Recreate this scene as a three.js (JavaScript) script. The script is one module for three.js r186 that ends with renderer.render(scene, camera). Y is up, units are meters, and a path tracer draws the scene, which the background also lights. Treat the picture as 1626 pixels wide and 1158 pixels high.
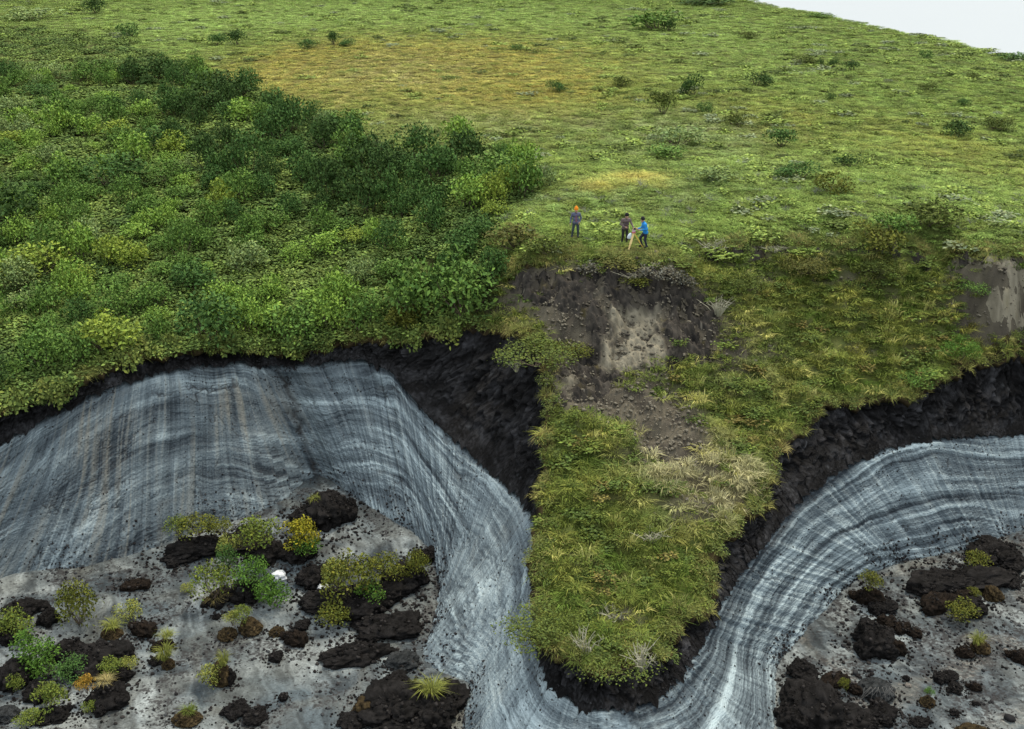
import * as THREE from 'three';
import { mergeGeometries, mergeVertices } from 'three/addons/utils/BufferGeometryUtils.js';
import { MarchingCubes } from 'three/addons/objects/MarchingCubes.js';

// ---------------------------------------------------------------- camera, sky, sun, exposure
const W = 1626, H = 1158, CAM_Y = 19, PITCH = 22 * Math.PI / 180, FOV = 35;
const scene = new THREE.Scene();
const camera = new THREE.PerspectiveCamera(FOV, W / H, 0.5, 6000);
camera.position.set(0, CAM_Y, 0);
camera.rotation.set(-PITCH, 0, 0);
scene.add(camera);

const renderer = new THREE.WebGLRenderer({ antialias: true });
renderer.toneMapping = THREE.LinearToneMapping;
renderer.toneMappingExposure = 2.0;
renderer.shadowMap.enabled = true;

{ // overcast sky: a bright even cloud sheet, brighter towards the zenith, with soft cloud structure
  const w = 256, h = 128, a = new Float32Array(w * h * 4);
  for (let j = 0; j < h; j++) for (let i = 0; i < w; i++) {
    const el = (j + 0.5) / h * Math.PI - Math.PI / 2, az = i / w * Math.PI * 2, s = Math.max(0, Math.sin(el));
    const cl = 1 + 0.05 * Math.sin(az * 3 + 4 * s) + 0.04 * Math.sin(az * 7 - 9 * s + 1) + 0.03 * Math.sin(az * 11 + 17 * s);
    const L = (0.31 + 0.54 * s) * cl * (el < 0 ? 0.35 : 1), o = (j * w + i) * 4;
    a[o] = L * 0.985; a[o + 1] = L; a[o + 2] = L * 1.025; a[o + 3] = 1;
  }
  const t = new THREE.DataTexture(a, w, h, THREE.RGBAFormat, THREE.FloatType);
  t.mapping = THREE.EquirectangularReflectionMapping; t.magFilter = THREE.LinearFilter; t.needsUpdate = true;
  scene.background = t; scene.environment = t;
}
const sun = new THREE.DirectionalLight(0xffecd0, 1.5);
sun.position.set(30, 100, -105); sun.target.position.set(0, -8, -60);
sun.castShadow = true; sun.shadow.radius = 22; sun.shadow.mapSize.set(4096, 4096);
Object.assign(sun.shadow.camera, { left: -90, right: 90, top: 90, bottom: -90, near: 1, far: 400 });
scene.add(sun, sun.target);

// ---------------------------------------------------------------- helpers
function rng(seed) { let a = seed >>> 0; return () => { a = (a + 0x6D2B79F5) | 0; let t = Math.imul(a ^ (a >>> 15), 1 | a); t = (t + Math.imul(t ^ (t >>> 7), 61 | t)) ^ t; return ((t ^ (t >>> 14)) >>> 0) / 4294967296; }; }
const PERM = new Uint16Array(2048); { const r = rng(77); const p = [...Array(1024).keys()]; for (let i = 1023; i > 0; i--) { const j = Math.floor(r() * (i + 1)); [p[i], p[j]] = [p[j], p[i]]; } for (let i = 0; i < 2048; i++) PERM[i] = p[i & 1023]; }
const GX = new Float32Array(1024), GY = new Float32Array(1024), GV = new Float32Array(1024); { const r = rng(5); for (let i = 0; i < 1024; i++) { const a = r() * 6.2832; GX[i] = Math.cos(a); GY[i] = Math.sin(a); GV[i] = r() * 2 - 1; } }
function noise(x, y) { // gradient noise, about -1..1
  const xi = Math.floor(x), yi = Math.floor(y), fx = x - xi, fy = y - yi, X = xi & 1023, Y = yi & 1023, X1 = (X + 1) & 1023, Y1 = (Y + 1) & 1023;
  const u = fx * fx * fx * (fx * (fx * 6 - 15) + 10), v = fy * fy * fy * (fy * (fy * 6 - 15) + 10);
  const a = PERM[PERM[X] + Y], b = PERM[PERM[X1] + Y], c = PERM[PERM[X] + Y1], d = PERM[PERM[X1] + Y1];
  const n0 = GX[a] * fx + GY[a] * fy, n1 = GX[b] * (fx - 1) + GY[b] * fy, n2 = GX[c] * fx + GY[c] * (fy - 1), n3 = GX[d] * (fx - 1) + GY[d] * (fy - 1);
  return 1.45 * (n0 + u * (n1 - n0) + v * (n2 - n0 + u * (n0 - n1 - n2 + n3)));
}
function fbm(x, y, o = 4) { let s = 0, a = 0.5, n = 0; for (let i = 0; i < o; i++) { s += a * noise(x, y); n += a; x = x * 2.03 + 17.3; y = y * 2.03 + 9.1; a *= 0.5; } return s / n; }
function ridge(x, y, o = 3) { let s = 0, a = 0.5, n = 0; for (let i = 0; i < o; i++) { s += a * (1 - Math.abs(noise(x, y)) * 2); n += a; x = x * 2.1 + 7.3; y = y * 2.1 + 3.1; a *= 0.5; } return s / n; }
function noise3(x, y, z) { return (noise(x + z * 0.71, y + 31.7) + noise(y - x * 0.33 + 11.1, z + 5.3) + noise(z + 3.7, x + y * 0.57 + 71.9)) * 0.62; }
const clamp = (x, a = 0, b = 1) => Math.min(b, Math.max(a, x));
const sm = (a, b, x) => { const t = clamp((x - a) / (b - a)); return t * t * (3 - 2 * t); };
const lerp = (a, b, t) => a + (b - a) * t;
const mix3 = (a, b, t) => [lerp(a[0], b[0], t), lerp(a[1], b[1], t), lerp(a[2], b[2], t)];
const V3 = (x, y, z) => new THREE.Vector3(x, y, z);

// survey: the sight line through a point of the photograph, met at a known distance or height; d is metres ahead of the camera
const F = H / 2 / Math.tan(FOV * Math.PI / 360), CP = Math.cos(PITCH), SP = Math.sin(PITCH);
function sight(px, py) { const X = (px - W / 2) / F, Y = -(py - H / 2) / F; return V3(X, Y * CP - SP, -(Y * SP + CP)); }
function atD(px, py, d) { const r = sight(px, py), t = d / -r.z; return V3(r.x * t, CAM_Y + r.y * t, -d); }
function atH(px, py, h) { const r = sight(px, py), t = (h - CAM_Y) / r.y; return V3(r.x * t, h, r.z * t); }
const pxPerM = (p) => F / (CP * -p.z + SP * (CAM_Y - p.y));

const taken = new Map();
function numbered(n) { const k = taken.get(n) || 0; taken.set(n, k + 1); return k ? n + '_' + String(k).padStart(3, '0') : n; }
function finish(o) { o.traverse(m => { if (m.isMesh) { m.castShadow = true; m.receiveShadow = true; } }); return o; }
function tag(o, label, category, group, kind) { o.userData.label = label; o.userData.category = category; if (group) o.userData.group = group; if (kind) o.userData.kind = kind; return o; }
function structure(name, geo, mat, label, category) { const m = new THREE.Mesh(geo, mat); m.name = numbered(name); m.userData.kind = 'structure'; if (label) m.userData.label = label; if (category) m.userData.category = category; scene.add(finish(m)); return m; }
function base(name, p, turn = 0) { const g = new THREE.Group(); g.name = numbered(name); g.position.copy(p); g.rotation.y = turn; scene.add(g); return g; }
function part(name, geo, mat, parent) { const m = new THREE.Mesh(geo, mat); m.name = name; parent.add(m); finish(m); return m; }
function geoFrom(pos, idx, col, uv) {
  const g = new THREE.BufferGeometry();
  g.setAttribute('position', new THREE.Float32BufferAttribute(pos, 3));
  if (col) g.setAttribute('color', new THREE.Float32BufferAttribute(col, 3));
  if (uv) g.setAttribute('uv', new THREE.Float32BufferAttribute(uv, 2));
  if (idx) g.setIndex(idx);
  g.computeVertexNormals(); return g;
}
function dataTex(w, h, fn, srgb = true, repeat = true) { // fn(i, j) -> linear rgb (srgb) or value
  const a = new Uint8Array(w * h * 4), enc = (c) => 255 * (c <= 0.0031308 ? c * 12.92 : 1.055 * Math.pow(clamp(c), 1 / 2.4) - 0.055);
  for (let j = 0; j < h; j++) for (let i = 0; i < w; i++) { const c = fn(i, j), o = (j * w + i) * 4; if (srgb) { a[o] = enc(c[0]); a[o + 1] = enc(c[1]); a[o + 2] = enc(c[2]); } else { a[o] = a[o + 1] = a[o + 2] = 255 * clamp(c); } a[o + 3] = 255; }
  const t = new THREE.DataTexture(a, w, h); t.magFilter = THREE.LinearFilter; t.minFilter = THREE.LinearMipmapLinearFilter; t.generateMipmaps = true;
  t.wrapS = t.wrapT = repeat ? THREE.RepeatWrapping : THREE.ClampToEdgeWrapping; if (srgb) t.colorSpace = THREE.SRGBColorSpace; t.needsUpdate = true; return t;
}
// a tiling value: four shifted copies of a noise blended across the tile
function tileable(n, f) { return (i, j) => { const x = i / n, y = j / n, u = sm(0, 1, x), v = sm(0, 1, y), g = (a, b) => f((x + a) , (y + b)); return (g(0, 0) * (1 - (1 - u)) + g(1, 0) * (1 - u)) * (1 - (1 - v)) + (g(0, 1) * u + g(1, 1) * (1 - u)) * (1 - v); }; }
// matt natural surfaces: soil, turf and leaves
const matt = (o) => new THREE.MeshPhysicalMaterial({ roughness: 0.95, specularIntensity: 0.25, ...o });
const grainTex = dataTex(512, 512, (() => { const f = tileable(512, (x, y) => 0.5 + 0.33 * fbm(x * 9, y * 9, 3) + 0.3 * fbm(x * 48, y * 48, 3)); return (i, j) => f(i, j); })(), false);
// ---------------------------------------------------------------- the slump's edge, surveyed in columns: lip of the turf, top of the ice, foot of the ice
// [lip px, py, d,  ice top px, py, d,  foot px, py, height]
const COLS = [
  [-1500, 1100, 34, -1500, 1160, 33.4, -1400, 1600, -15],
  [-700, 880, 44, -700, 930, 43.5, -640, 1230, -15],
  [-300, 740, 51, -290, 785, 50.5, -260, 1040, -15],
  [0, 648, 57, 0, 695, 56.5, 0, 918, -15],
  [130, 603, 59.5, 120, 634, 59, 140, 899, -15],
  [200, 568, 61.5, 215, 595, 61, 240, 872, -14.8],
  [300, 553, 63, 300, 577, 62.5, 330, 838, -14.5],
  [400, 552, 65, 390, 571, 64.5, 430, 808, -14],
  [440, 558, 65.5, 443, 577, 65, 508, 768, -13.5],
  [475, 556, 65.6, 480, 573, 65.1, 555, 788, -13.6],
  [560, 541, 65.5, 570, 566, 64.7, 605, 815, -13.8],
  [640, 538, 64.6, 618, 584, 63.6, 650, 842, -14],
  [720, 532, 63.8, 655, 628, 61.8, 684, 880, -14.4],
  [795, 524, 62.3, 722, 692, 58.6, 694, 920, -14.6],
  [862, 572, 58, 792, 752, 55, 694, 965, -14.8],
  [867, 640, 54.5, 832, 792, 52.8, 682, 1005, -15],
  [866, 705, 52, 851, 812, 51.4, 674, 1042, -15],
  [864, 765, 49.8, 852, 850, 49, 700, 1066, -15],
  [852, 840, 46.9, 850, 905, 46.6, 742, 1086, -15],
  [852, 920, 44.1, 850, 965, 44.0, 738, 1130, -15],
  [858, 990, 41.5, 858, 1030, 41.2, 735, 1180, -15],
  [880, 1036, 39.9, 893, 1094, 39.2, 790, 1275, -15],
  [950, 1056, 39.5, 950, 1119, 38.6, 950, 1330, -15],
  [1046, 1030, 40.8, 1052, 1094, 39.8, 1130, 1290, -15],
  [1074, 1000, 41.9, 1090, 1048, 41, 1228, 1165, -15],
  [1128, 946, 44, 1122, 1000, 43.0, 1232, 1062, -14.8],
  [1140, 862, 46.7, 1160, 926, 45.5, 1290, 990, -14.6],
  [1212, 788, 49.6, 1211, 863, 48, 1345, 932, -14.5],
  [1232, 725, 52.2, 1262, 798, 50.8, 1400, 903, -14.4],
  [1326, 640, 56.3, 1345, 734, 54.3, 1440, 890, -14.3],
  [1450, 624, 57.8, 1450, 696, 56.8, 1540, 870, -14.2],
  [1528, 580, 60.3, 1532, 687, 58.5, 1585, 855, -14.1],
  [1626, 562, 62.2, 1626, 682, 59.9, 1642, 838, -14],
  [1900, 545, 65.5, 1900, 668, 63, 1920, 790, -14],
  [2600, 500, 72, 2600, 610, 69, 2640, 720, -14],
  [3600, 470, 78, 3600, 560, 75, 3640, 650, -14],
];
const N_COL = COLS.length, TIP = 22, CREASE = 8;
const lipPts = COLS.map(c => atD(c[0], c[1], c[2])), icePts = COLS.map(c => atD(c[3], c[4], c[5])), footPts = COLS.map(c => atH(c[6], c[7], c[8]));
const lipCurve = new THREE.CatmullRomCurve3(lipPts, false, 'centripetal'), iceCurve = new THREE.CatmullRomCurve3(icePts, false, 'centripetal'), footCurve = new THREE.CatmullRomCurve3(footPts, false, 'centripetal');
// arc length along the middle of the wall, so that samples are even
const TBL = 1400, tblS = [0]; {
  let q = null; for (let i = 0; i <= TBL; i++) { const t = i / TBL, p = lipCurve.getPoint(t).add(iceCurve.getPoint(t)).add(footCurve.getPoint(t)).multiplyScalar(1 / 3); if (q) tblS.push(tblS[i - 1] + p.distanceTo(q)); q = p; }
}
const S_END = tblS[TBL];
function tOfS(s) { let a = 0, b = TBL; while (b - a > 1) { const m = (a + b) >> 1; if (tblS[m] <= s) a = m; else b = m; } return (a + clamp((s - tblS[a]) / (tblS[a + 1] - tblS[a]))) / TBL; }
const sOfCol = (c) => tblS[Math.round(c / (N_COL - 1) * TBL)];
const S_CREASE = sOfCol(CREASE), S_TIP = sOfCol(TIP), S_IN = sOfCol(3), S_OUT = sOfCol(32);
// the lip in fine steps, ragged as torn turf
const LIP = []; {
  const n = 900;
  for (let i = 0; i <= n; i++) {
    const s = S_END * i / n, t = tOfS(s), p = lipCurve.getPoint(t), q = lipCurve.getPoint(Math.min(1, t + 0.0005)).sub(lipCurve.getPoint(Math.max(0, t - 0.0005)));
    const out = V3(q.z, 0, -q.x).normalize().multiplyScalar(-1); // towards the slump
    p.addScaledVector(out, 0.5 * fbm(s * 0.7, 3.1, 3) + 0.22 * noise(s * 2.3, 8) + 0.16 * (noise(s * 1.1, 40) > 0.15 ? 1 : 0));
    LIP.push({ p, out, s, t });
  }
}
// signed distance in plan to the lip: positive on the tundra side
const lipX = LIP.map(l => l.p.x), lipD = LIP.map(l => -l.p.z);
function lipDistance(x, d) {
  let best = 1e9, side = 1;
  for (let i = 0; i + 1 < lipX.length; i++) {
    const ax = lipX[i], ad = lipD[i], bx = lipX[i + 1] - ax, bd = lipD[i + 1] - ad, px = x - ax, pd = d - ad, u = clamp((px * bx + pd * bd) / (bx * bx + bd * bd)), ex = px - u * bx, ed = pd - u * bd, q = ex * ex + ed * ed;
    if (q < best) { best = q; }
  }
  return Math.sqrt(best);
}
const polyX = [...lipX, 2500, 2500, -2500, -2500], polyD = [...lipD, 78, 3000, 3000, 20];
function onTundra(x, d) { let c = false; for (let i = 0, j = polyX.length - 1; i < polyX.length; j = i++) if ((polyD[i] > d) !== (polyD[j] > d) && x < (polyX[j] - polyX[i]) * (d - polyD[i]) / (polyD[j] - polyD[i]) + polyX[i]) c = !c; return c; }
const lipSdf = (x, d) => (onTundra(x, d) ? 1 : -1) * lipDistance(x, d);

// ---------------------------------------------------------------- heights: surveyed spots joined by a linear radial interpolation
function rbf(points) { // [x, d, h]
  const n = points.length, m = n + 3, A = [];
  for (let i = 0; i < m; i++) { A.push(new Float64Array(m + 1)); }
  for (let i = 0; i < n; i++) { for (let j = 0; j < n; j++) A[i][j] = Math.hypot(points[i][0] - points[j][0], points[i][1] - points[j][1]); A[i][n] = A[n][i] = 1; A[i][n + 1] = A[n + 1][i] = points[i][0]; A[i][n + 2] = A[n + 2][i] = points[i][1]; A[i][m] = points[i][2]; }
  for (let c = 0; c < m; c++) { let p = c; for (let r = c + 1; r < m; r++) if (Math.abs(A[r][c]) > Math.abs(A[p][c])) p = r;[A[c], A[p]] = [A[p], A[c]]; for (let r = c + 1; r < m; r++) { const f = A[r][c] / A[c][c]; if (f) for (let k = c; k <= m; k++) A[r][k] -= f * A[c][k]; } }
  const w = new Float64Array(m); for (let i = m - 1; i >= 0; i--) { let s = A[i][m]; for (let k = i + 1; k < m; k++) s -= A[i][k] * w[k]; w[i] = s / A[i][i]; }
  return (x, d) => { let s = w[n] + w[n + 1] * x + w[n + 2] * d; for (let i = 0; i < n; i++) s += w[i] * Math.sqrt((x - points[i][0]) ** 2 + (d - points[i][1]) ** 2); return s; };
}
const spots = []; // tundra
for (let i = 0; i < N_COL - 1; i++) { const p = lipPts[i]; spots.push([p.x, -p.z, p.y]); }
for (const [px, py, h] of [
  // the level ground behind the three people and its brow
  [790, 372, -0.3], [840, 402, -0.1], [905, 396, 0], [960, 404, 0], [1020, 408, 0], [1075, 408, 0], [900, 350, 0], [1000, 350, 0], [1100, 350, 0], [830, 340, 0],
  [1150, 388, 0], [1230, 384, 0], [1320, 386, 0], [1420, 388, 0], [1520, 392, 0], [1626, 400, 0], [1800, 410, 0], [2300, 420, -0.2],
  // foot of the bare scarp below them, and the tongue
  [840, 520, -3.2], [900, 560, -4.2], [960, 600, -5.0], [1040, 600, -4.9], [1120, 570, -4.4], [1000, 700, -6.4], [1100, 690, -6.2], [950, 800, -7.7], [1070, 800, -7.8], [1000, 900, -9.0], [980, 1010, -10.0], [1060, 960, -9.7],
  [1160, 520, -3.2], [1250, 520, -3.3], [1350, 520, -3.6], [1450, 520, -3.6], [1540, 520, -4.0], [1500, 440, -1.9], [1590, 430, -0.8], [1560, 545, -4.7], [1200, 640, -5.6],
  [1120, 402, -0.3], [1200, 402, -0.5], [1300, 402, -0.5], [1420, 404, -0.5], [1520, 408, -0.5], [1200, 418, -1.1], [1300, 418, -1.1], [1420, 420, -1.15], [1500, 424, -1.2], [1626, 418, -0.6], [1120, 425, -1.0],
  // the willow slope on the left
  [0, 500, -5.2], [0, 400, -4.0], [-200, 400, -4.2], [150, 480, -4.9], [300, 350, -3.0], [300, 450, -4.2], [450, 430, -4.3], [600, 400, -3.0], [600, 480, -4.3], [700, 300, -1.0], [720, 420, -2.2], [780, 440, -1.8], [800, 300, 0], [500, 300, -2.2], [300, 220, -1.6], [100, 250, -2.0], [-200, 250, -2.0], [600, 230, -0.4], [400, 160, -0.4], [200, 150, -1.0], [0, 120, -0.6],
  // far tundra
  [900, 250, 0], [1200, 250, 0], [1600, 250, 0], [900, 150, 0], [1300, 150, 0], [1600, 150, 0], [700, 80, 0.2], [300, 60, 0.2], [0, 40, 0.3], [1000, 50, 0], [700, 10, 0.5], [200, 5, 0.6], [-400, 60, 0]]) { const p = atH(px, py, h); spots.push([p.x, -p.z, h]); }
for (const [x, d, h] of [[-300, 200, 0], [300, 200, -2], [-300, 60, -4], [-120, 60, -5], [-400, 600, 2], [0, 600, 2], [400, 600, -2], [130, 90, -1], [300, 100, -2]]) spots.push([x, d, h]);
const tundraBase = rbf(spots);
// the shore of the wide water, far right; the ground falls away behind it
const SHORE = [[300, 118], [110, 128]].concat([[1626, 92], [1560, 80], [1500, 62], [1400, 46], [1280, 22], [1165, 1]].map(([px, py]) => { const p = atH(px, py, 0); return [p.x, -p.z]; })).concat([[36, 290], [10, 420], [-60, 700], [-200, 1500]]);
function shoreSide(x, d) { // metres past the shore crest (towards the water), negative on land
  let best = 1e9, sgn = -1;
  for (let i = 0; i + 1 < SHORE.length; i++) { const ax = SHORE[i][0], ad = SHORE[i][1], bx = SHORE[i + 1][0] - ax, bd = SHORE[i + 1][1] - ad, px = x - ax, pd = d - ad, u = clamp((px * bx + pd * bd) / (bx * bx + bd * bd)), ex = px - u * bx, ed = pd - u * bd, q = ex * ex + ed * ed; if (q < best) { best = q; sgn = bx * pd - bd * px < 0 ? 1 : -1; } }
  return Math.sqrt(best) * sgn;
}
function tundraH(x, d) {
  let h = tundraBase(x, d);
  const far = sm(66, 80, d);
  h += 0.5 * far * fbm(x * 0.045 + 3, d * 0.045, 2) * sm(250, 120, d) + 0.16 * fbm(x * 0.5, d * 0.5, 3) + 0.07 * noise(x * 1.7, d * 1.7);
  if (d < 66 && x > 0) h += sm(66, 62, d) * sm(0, 2, x) * (0.6 * fbm(x * 0.5 + 21, d * 0.42, 2) + 0.2 * noise(x * 1.4 + 7, d * 1.2));
  if (d < 68) { const m = Math.exp(-(((x - 4) / 5) ** 2 + ((d - 60.2) / 3.6) ** 2)) + Math.exp(-(((x - 27.5) / 4) ** 2 + ((d - 63.5) / 3) ** 2)); if (m > 0.03) h += m * (0.42 * ridge(x * 0.45, d * 0.25, 3) - 0.3 + 0.22 * fbm(x * 1.3, d * 1.3, 2)); }
  if (d > 100 && x > -260) { const s = shoreSide(x, d) + 1.5 * noise(x * 0.12, d * 0.12); if (s > 0) h -= Math.min(26, s * 0.55); else h += 0.0; }
  return h;
}
const floorBase = rbf(footPts.slice(0, -1).map(p => [p.x, -p.z, p.y]).concat([[0, 30, -15.4], [-40, 20, -16], [40, 20, -16], [-20, 42, -15.1], [-10, 47, -15], [-14, 53, -14.8], [-8, 57, -14.2], [20, 44, -15], [28, 47, -14.8], [24, 52, -14.5], [0, 60, -14], [30, 62, -14], [-30, 64, -14.5], [0, -30, -17], [100, 40, -15], [-100, 30, -15.5]]));
function floorH(x, d) { return floorBase(x, d) + 0.09 * fbm(x * 0.35 + 9, d * 0.35, 3) + 0.03 * fbm(x * 1.6, d * 1.6, 3); }
function rayTo(fn, px, py, near = 30, far = 500) { // first meeting of a sight line with a ground
  const r = sight(px, py), k = 1 / -r.z; let d = near, pd = near;
  for (; d < far; d += 0.25 + d * 0.002) { const x = r.x * k * d, y = CAM_Y + r.y * k * d; if (y < fn(x, d)) break; pd = d; }
  let a = pd, b = d; for (let i = 0; i < 14; i++) { const m = (a + b) / 2; if (CAM_Y + r.y * k * m < fn(r.x * k * m, m)) b = m; else a = m; }
  return V3(r.x * k * b, CAM_Y + r.y * k * b, -b);
}
const onGround = (px, py) => { const r = sight(px, py); return rayTo((x, d) => (onTundra(x, d) ? tundraH(x, d) : -99), px, py, 36); };
const onFloor = (px, py) => rayTo(floorH, px, py);

// ---------------------------------------------------------------- tundra colours, by zone
const zones = []; // plan ellipses, each a kind of ground cover
function zone(kind, px, py, rx, ry, w = 1) { const p = onGround(px, py), a = onGround(px + rx, py), u = onGround(px, Math.max(2, py - ry)), l = onGround(px, py + ry); zones.push({ kind, x: p.x, d: -p.z, rx: Math.abs(a.x - p.x) + 0.1, rd: Math.max(0.4, Math.abs(u.z - l.z) / 2), w }); }
zone('ochre', 640, 110, 230, 55, 0.85); zone('ochre', 480, 110, 120, 40, 0.8); zone('ochre', 830, 150, 160, 40, 0.6); zone('ochre', 800, 90, 200, 35, 0.5); zone('ochre', 1230, 190, 110, 45, 0.35); zone('ochre', 1500, 230, 90, 40, 0.35);
zone('straw', 1010, 282, 50, 8, 1.0); zone('straw', 950, 296, 36, 8, 0.7); zone('straw', 1045, 296, 26, 5, 0.4); zone('ochre', 250, 235, 40, 7, 0.8); zone('straw', 1000, 400, 70, 12, 0.35);
zone('light', 600, 25, 420, 35, 0.9); zone('light', 250, 40, 150, 40, 0.5); zone('light', 1100, 60, 260, 50, 0.35); zone('light', 1480, 300, 200, 60, 0.4); zone('light', 100, 270, 130, 90, 0.5);
zone('grey', 620, 120, 140, 40, 0.3); zone('grey', 1080, 215, 120, 35, 0.5); zone('grey', 1000, 310, 160, 22, 0.35); zone('grey', 760, 195, 160, 26, 0.35);
zone('bare', 905, 470, 70, 42, 1.2); zone('bare', 1010, 470, 75, 52, 1.3); zone('bare', 1000, 545, 75, 55, 1.4); zone('bare', 910, 600, 45, 45, 1.2); zone('bare', 840, 450, 35, 25, 1.0); zone('bare', 1100, 520, 40, 45, 0.9); zone('bare', 1605, 470, 50, 62, 1.4); zone('bare', 1545, 412, 60, 18, 0.7); zone('bare', 1080, 660, 60, 40, 0.55); zone('bare', 1110, 780, 60, 55, 0.4); zone('bare', 940, 640, 40, 20, 0.6); zone('bare', 1160, 560, 40, 60, 0.5); zone('bare', 1200, 390, 90, 10, 0.5);
zone('bare', 1000, 640, 70, 34, 0.8); zone('bare', 1055, 705, 60, 36, 0.75); zone('dry', 1090, 725, 60, 50, 0.7); zone('dry', 1170, 760, 50, 40, 0.6); zone('bare', 1090, 830, 45, 22, 0.5); zone('bare', 910, 885, 30, 10, 0.7); zone('bare', 985, 980, 40, 12, 0.6); zone('bare', 1185, 820, 40, 24, 0.6); zone('bare', 1225, 740, 20, 24, 0.5); zone('bare', 1350, 440, 60, 14, 0.45); zone('bare', 1180, 430, 50, 22, 0.5); zone('bare', 1240, 560, 26, 10, 0.5); zone('bare', 1370, 560, 26, 9, 0.45);
zone('dry', 1120, 770, 70, 55, 1.1); zone('dry', 1190, 800, 40, 40, 0.8); zone('dry', 1040, 700, 50, 60, 0.5); zone('dry', 1180, 560, 60, 60, 0.25);
function zoneAt(x, d) { const o = { ochre: 0, straw: 0, light: 0, grey: 0, bare: 0, dry: 0 }; const n = 0.35 * fbm(x * 0.35, d * 0.2, 3); for (const z of zones) { const q = ((x - z.x) / z.rx) ** 2 + ((d - z.d) / z.rd) ** 2; if (q < 6) o[z.kind] += z.w * Math.exp(-q * 0.9); } for (const k in o) if (o[k] > 0.02) o[k] = clamp(o[k] + n * Math.min(1, o[k] * 3)); return o; }
const C = { green: [0.125, 0.195, 0.042], deep: [0.055, 0.098, 0.024], ochre: [0.27, 0.245, 0.055], straw: [0.30, 0.27, 0.07], light: [0.215, 0.32, 0.085], grey: [0.20, 0.24, 0.165], bare: [0.05, 0.046, 0.038], clay: [0.125, 0.115, 0.085], peat: [0.022, 0.02, 0.018], dry: [0.31, 0.29, 0.15], moss: [0.165, 0.195, 0.04], brown: [0.06, 0.045, 0.02] };
function coverColour(x, d, z, r) { // colour of the plant cover at a spot
  const n = fbm(x * 0.22 + 5, d * 0.12 + 2, 3), m = fbm(x * 0.9, d * 0.5 + 40, 2);
  let c = mix3(C.green, C.deep, clamp(0.25 - 1.1 * n - 0.6 * m)); c = mix3(c, C.light, clamp(0.15 + 1.3 * m) * 0.7);
  c = mix3(c, C.moss, clamp(0.5 * fbm(x * 0.5 + 80, d * 0.3, 2) + 0.15));
  c = mix3(c, C.light, z.light * 0.75); c = mix3(c, C.ochre, clamp(z.ochre * (0.75 + m))); c = mix3(c, C.grey, clamp(z.grey * (0.5 + m * 1.2))); c = mix3(c, C.straw, z.straw * 0.9); c = mix3(c, C.dry, clamp(z.dry)); return c;
}

// ---------------------------------------------------------------- the tundra sheet, clipped along the lip
const inPoly = (P, x, d) => { let c = false; for (let i = 0, j = P.length - 1; i < P.length; j = i++) if ((P[i][1] > d) !== (P[j][1] > d) && x < (P[j][0] - P[i][0]) * (d - P[i][1]) / (P[j][1] - P[i][1]) + P[i][0]) c = !c; return c; };
const onGroundLoose = (px, py) => rayTo(tundraH, px, py, 36);
const THICKET = [[-500, 48], [60, 46], [150, 56], [215, 70], [330, 125], [430, 165], [560, 205], [640, 238], [760, 240], [838, 262], [855, 300], [800, 335], [775, 400], [795, 440], [780, 515], [700, 545], [560, 555], [380, 575], [200, 590], [0, 670], [-300, 760], [-700, 800]].map(([px, py]) => { const p = onGroundLoose(px, py); return [p.x, -p.z]; });
const inThicket = (x, d) => { if (d > 200) return false; const k = sm(72, 90, d); return inPoly(THICKET, x + k * 2.2 * noise(x * 0.16, d * 0.16), d + k * 5 * fbm(x * 0.12 + 8, d * 0.12, 2)); };
console.log('tundra');
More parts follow.
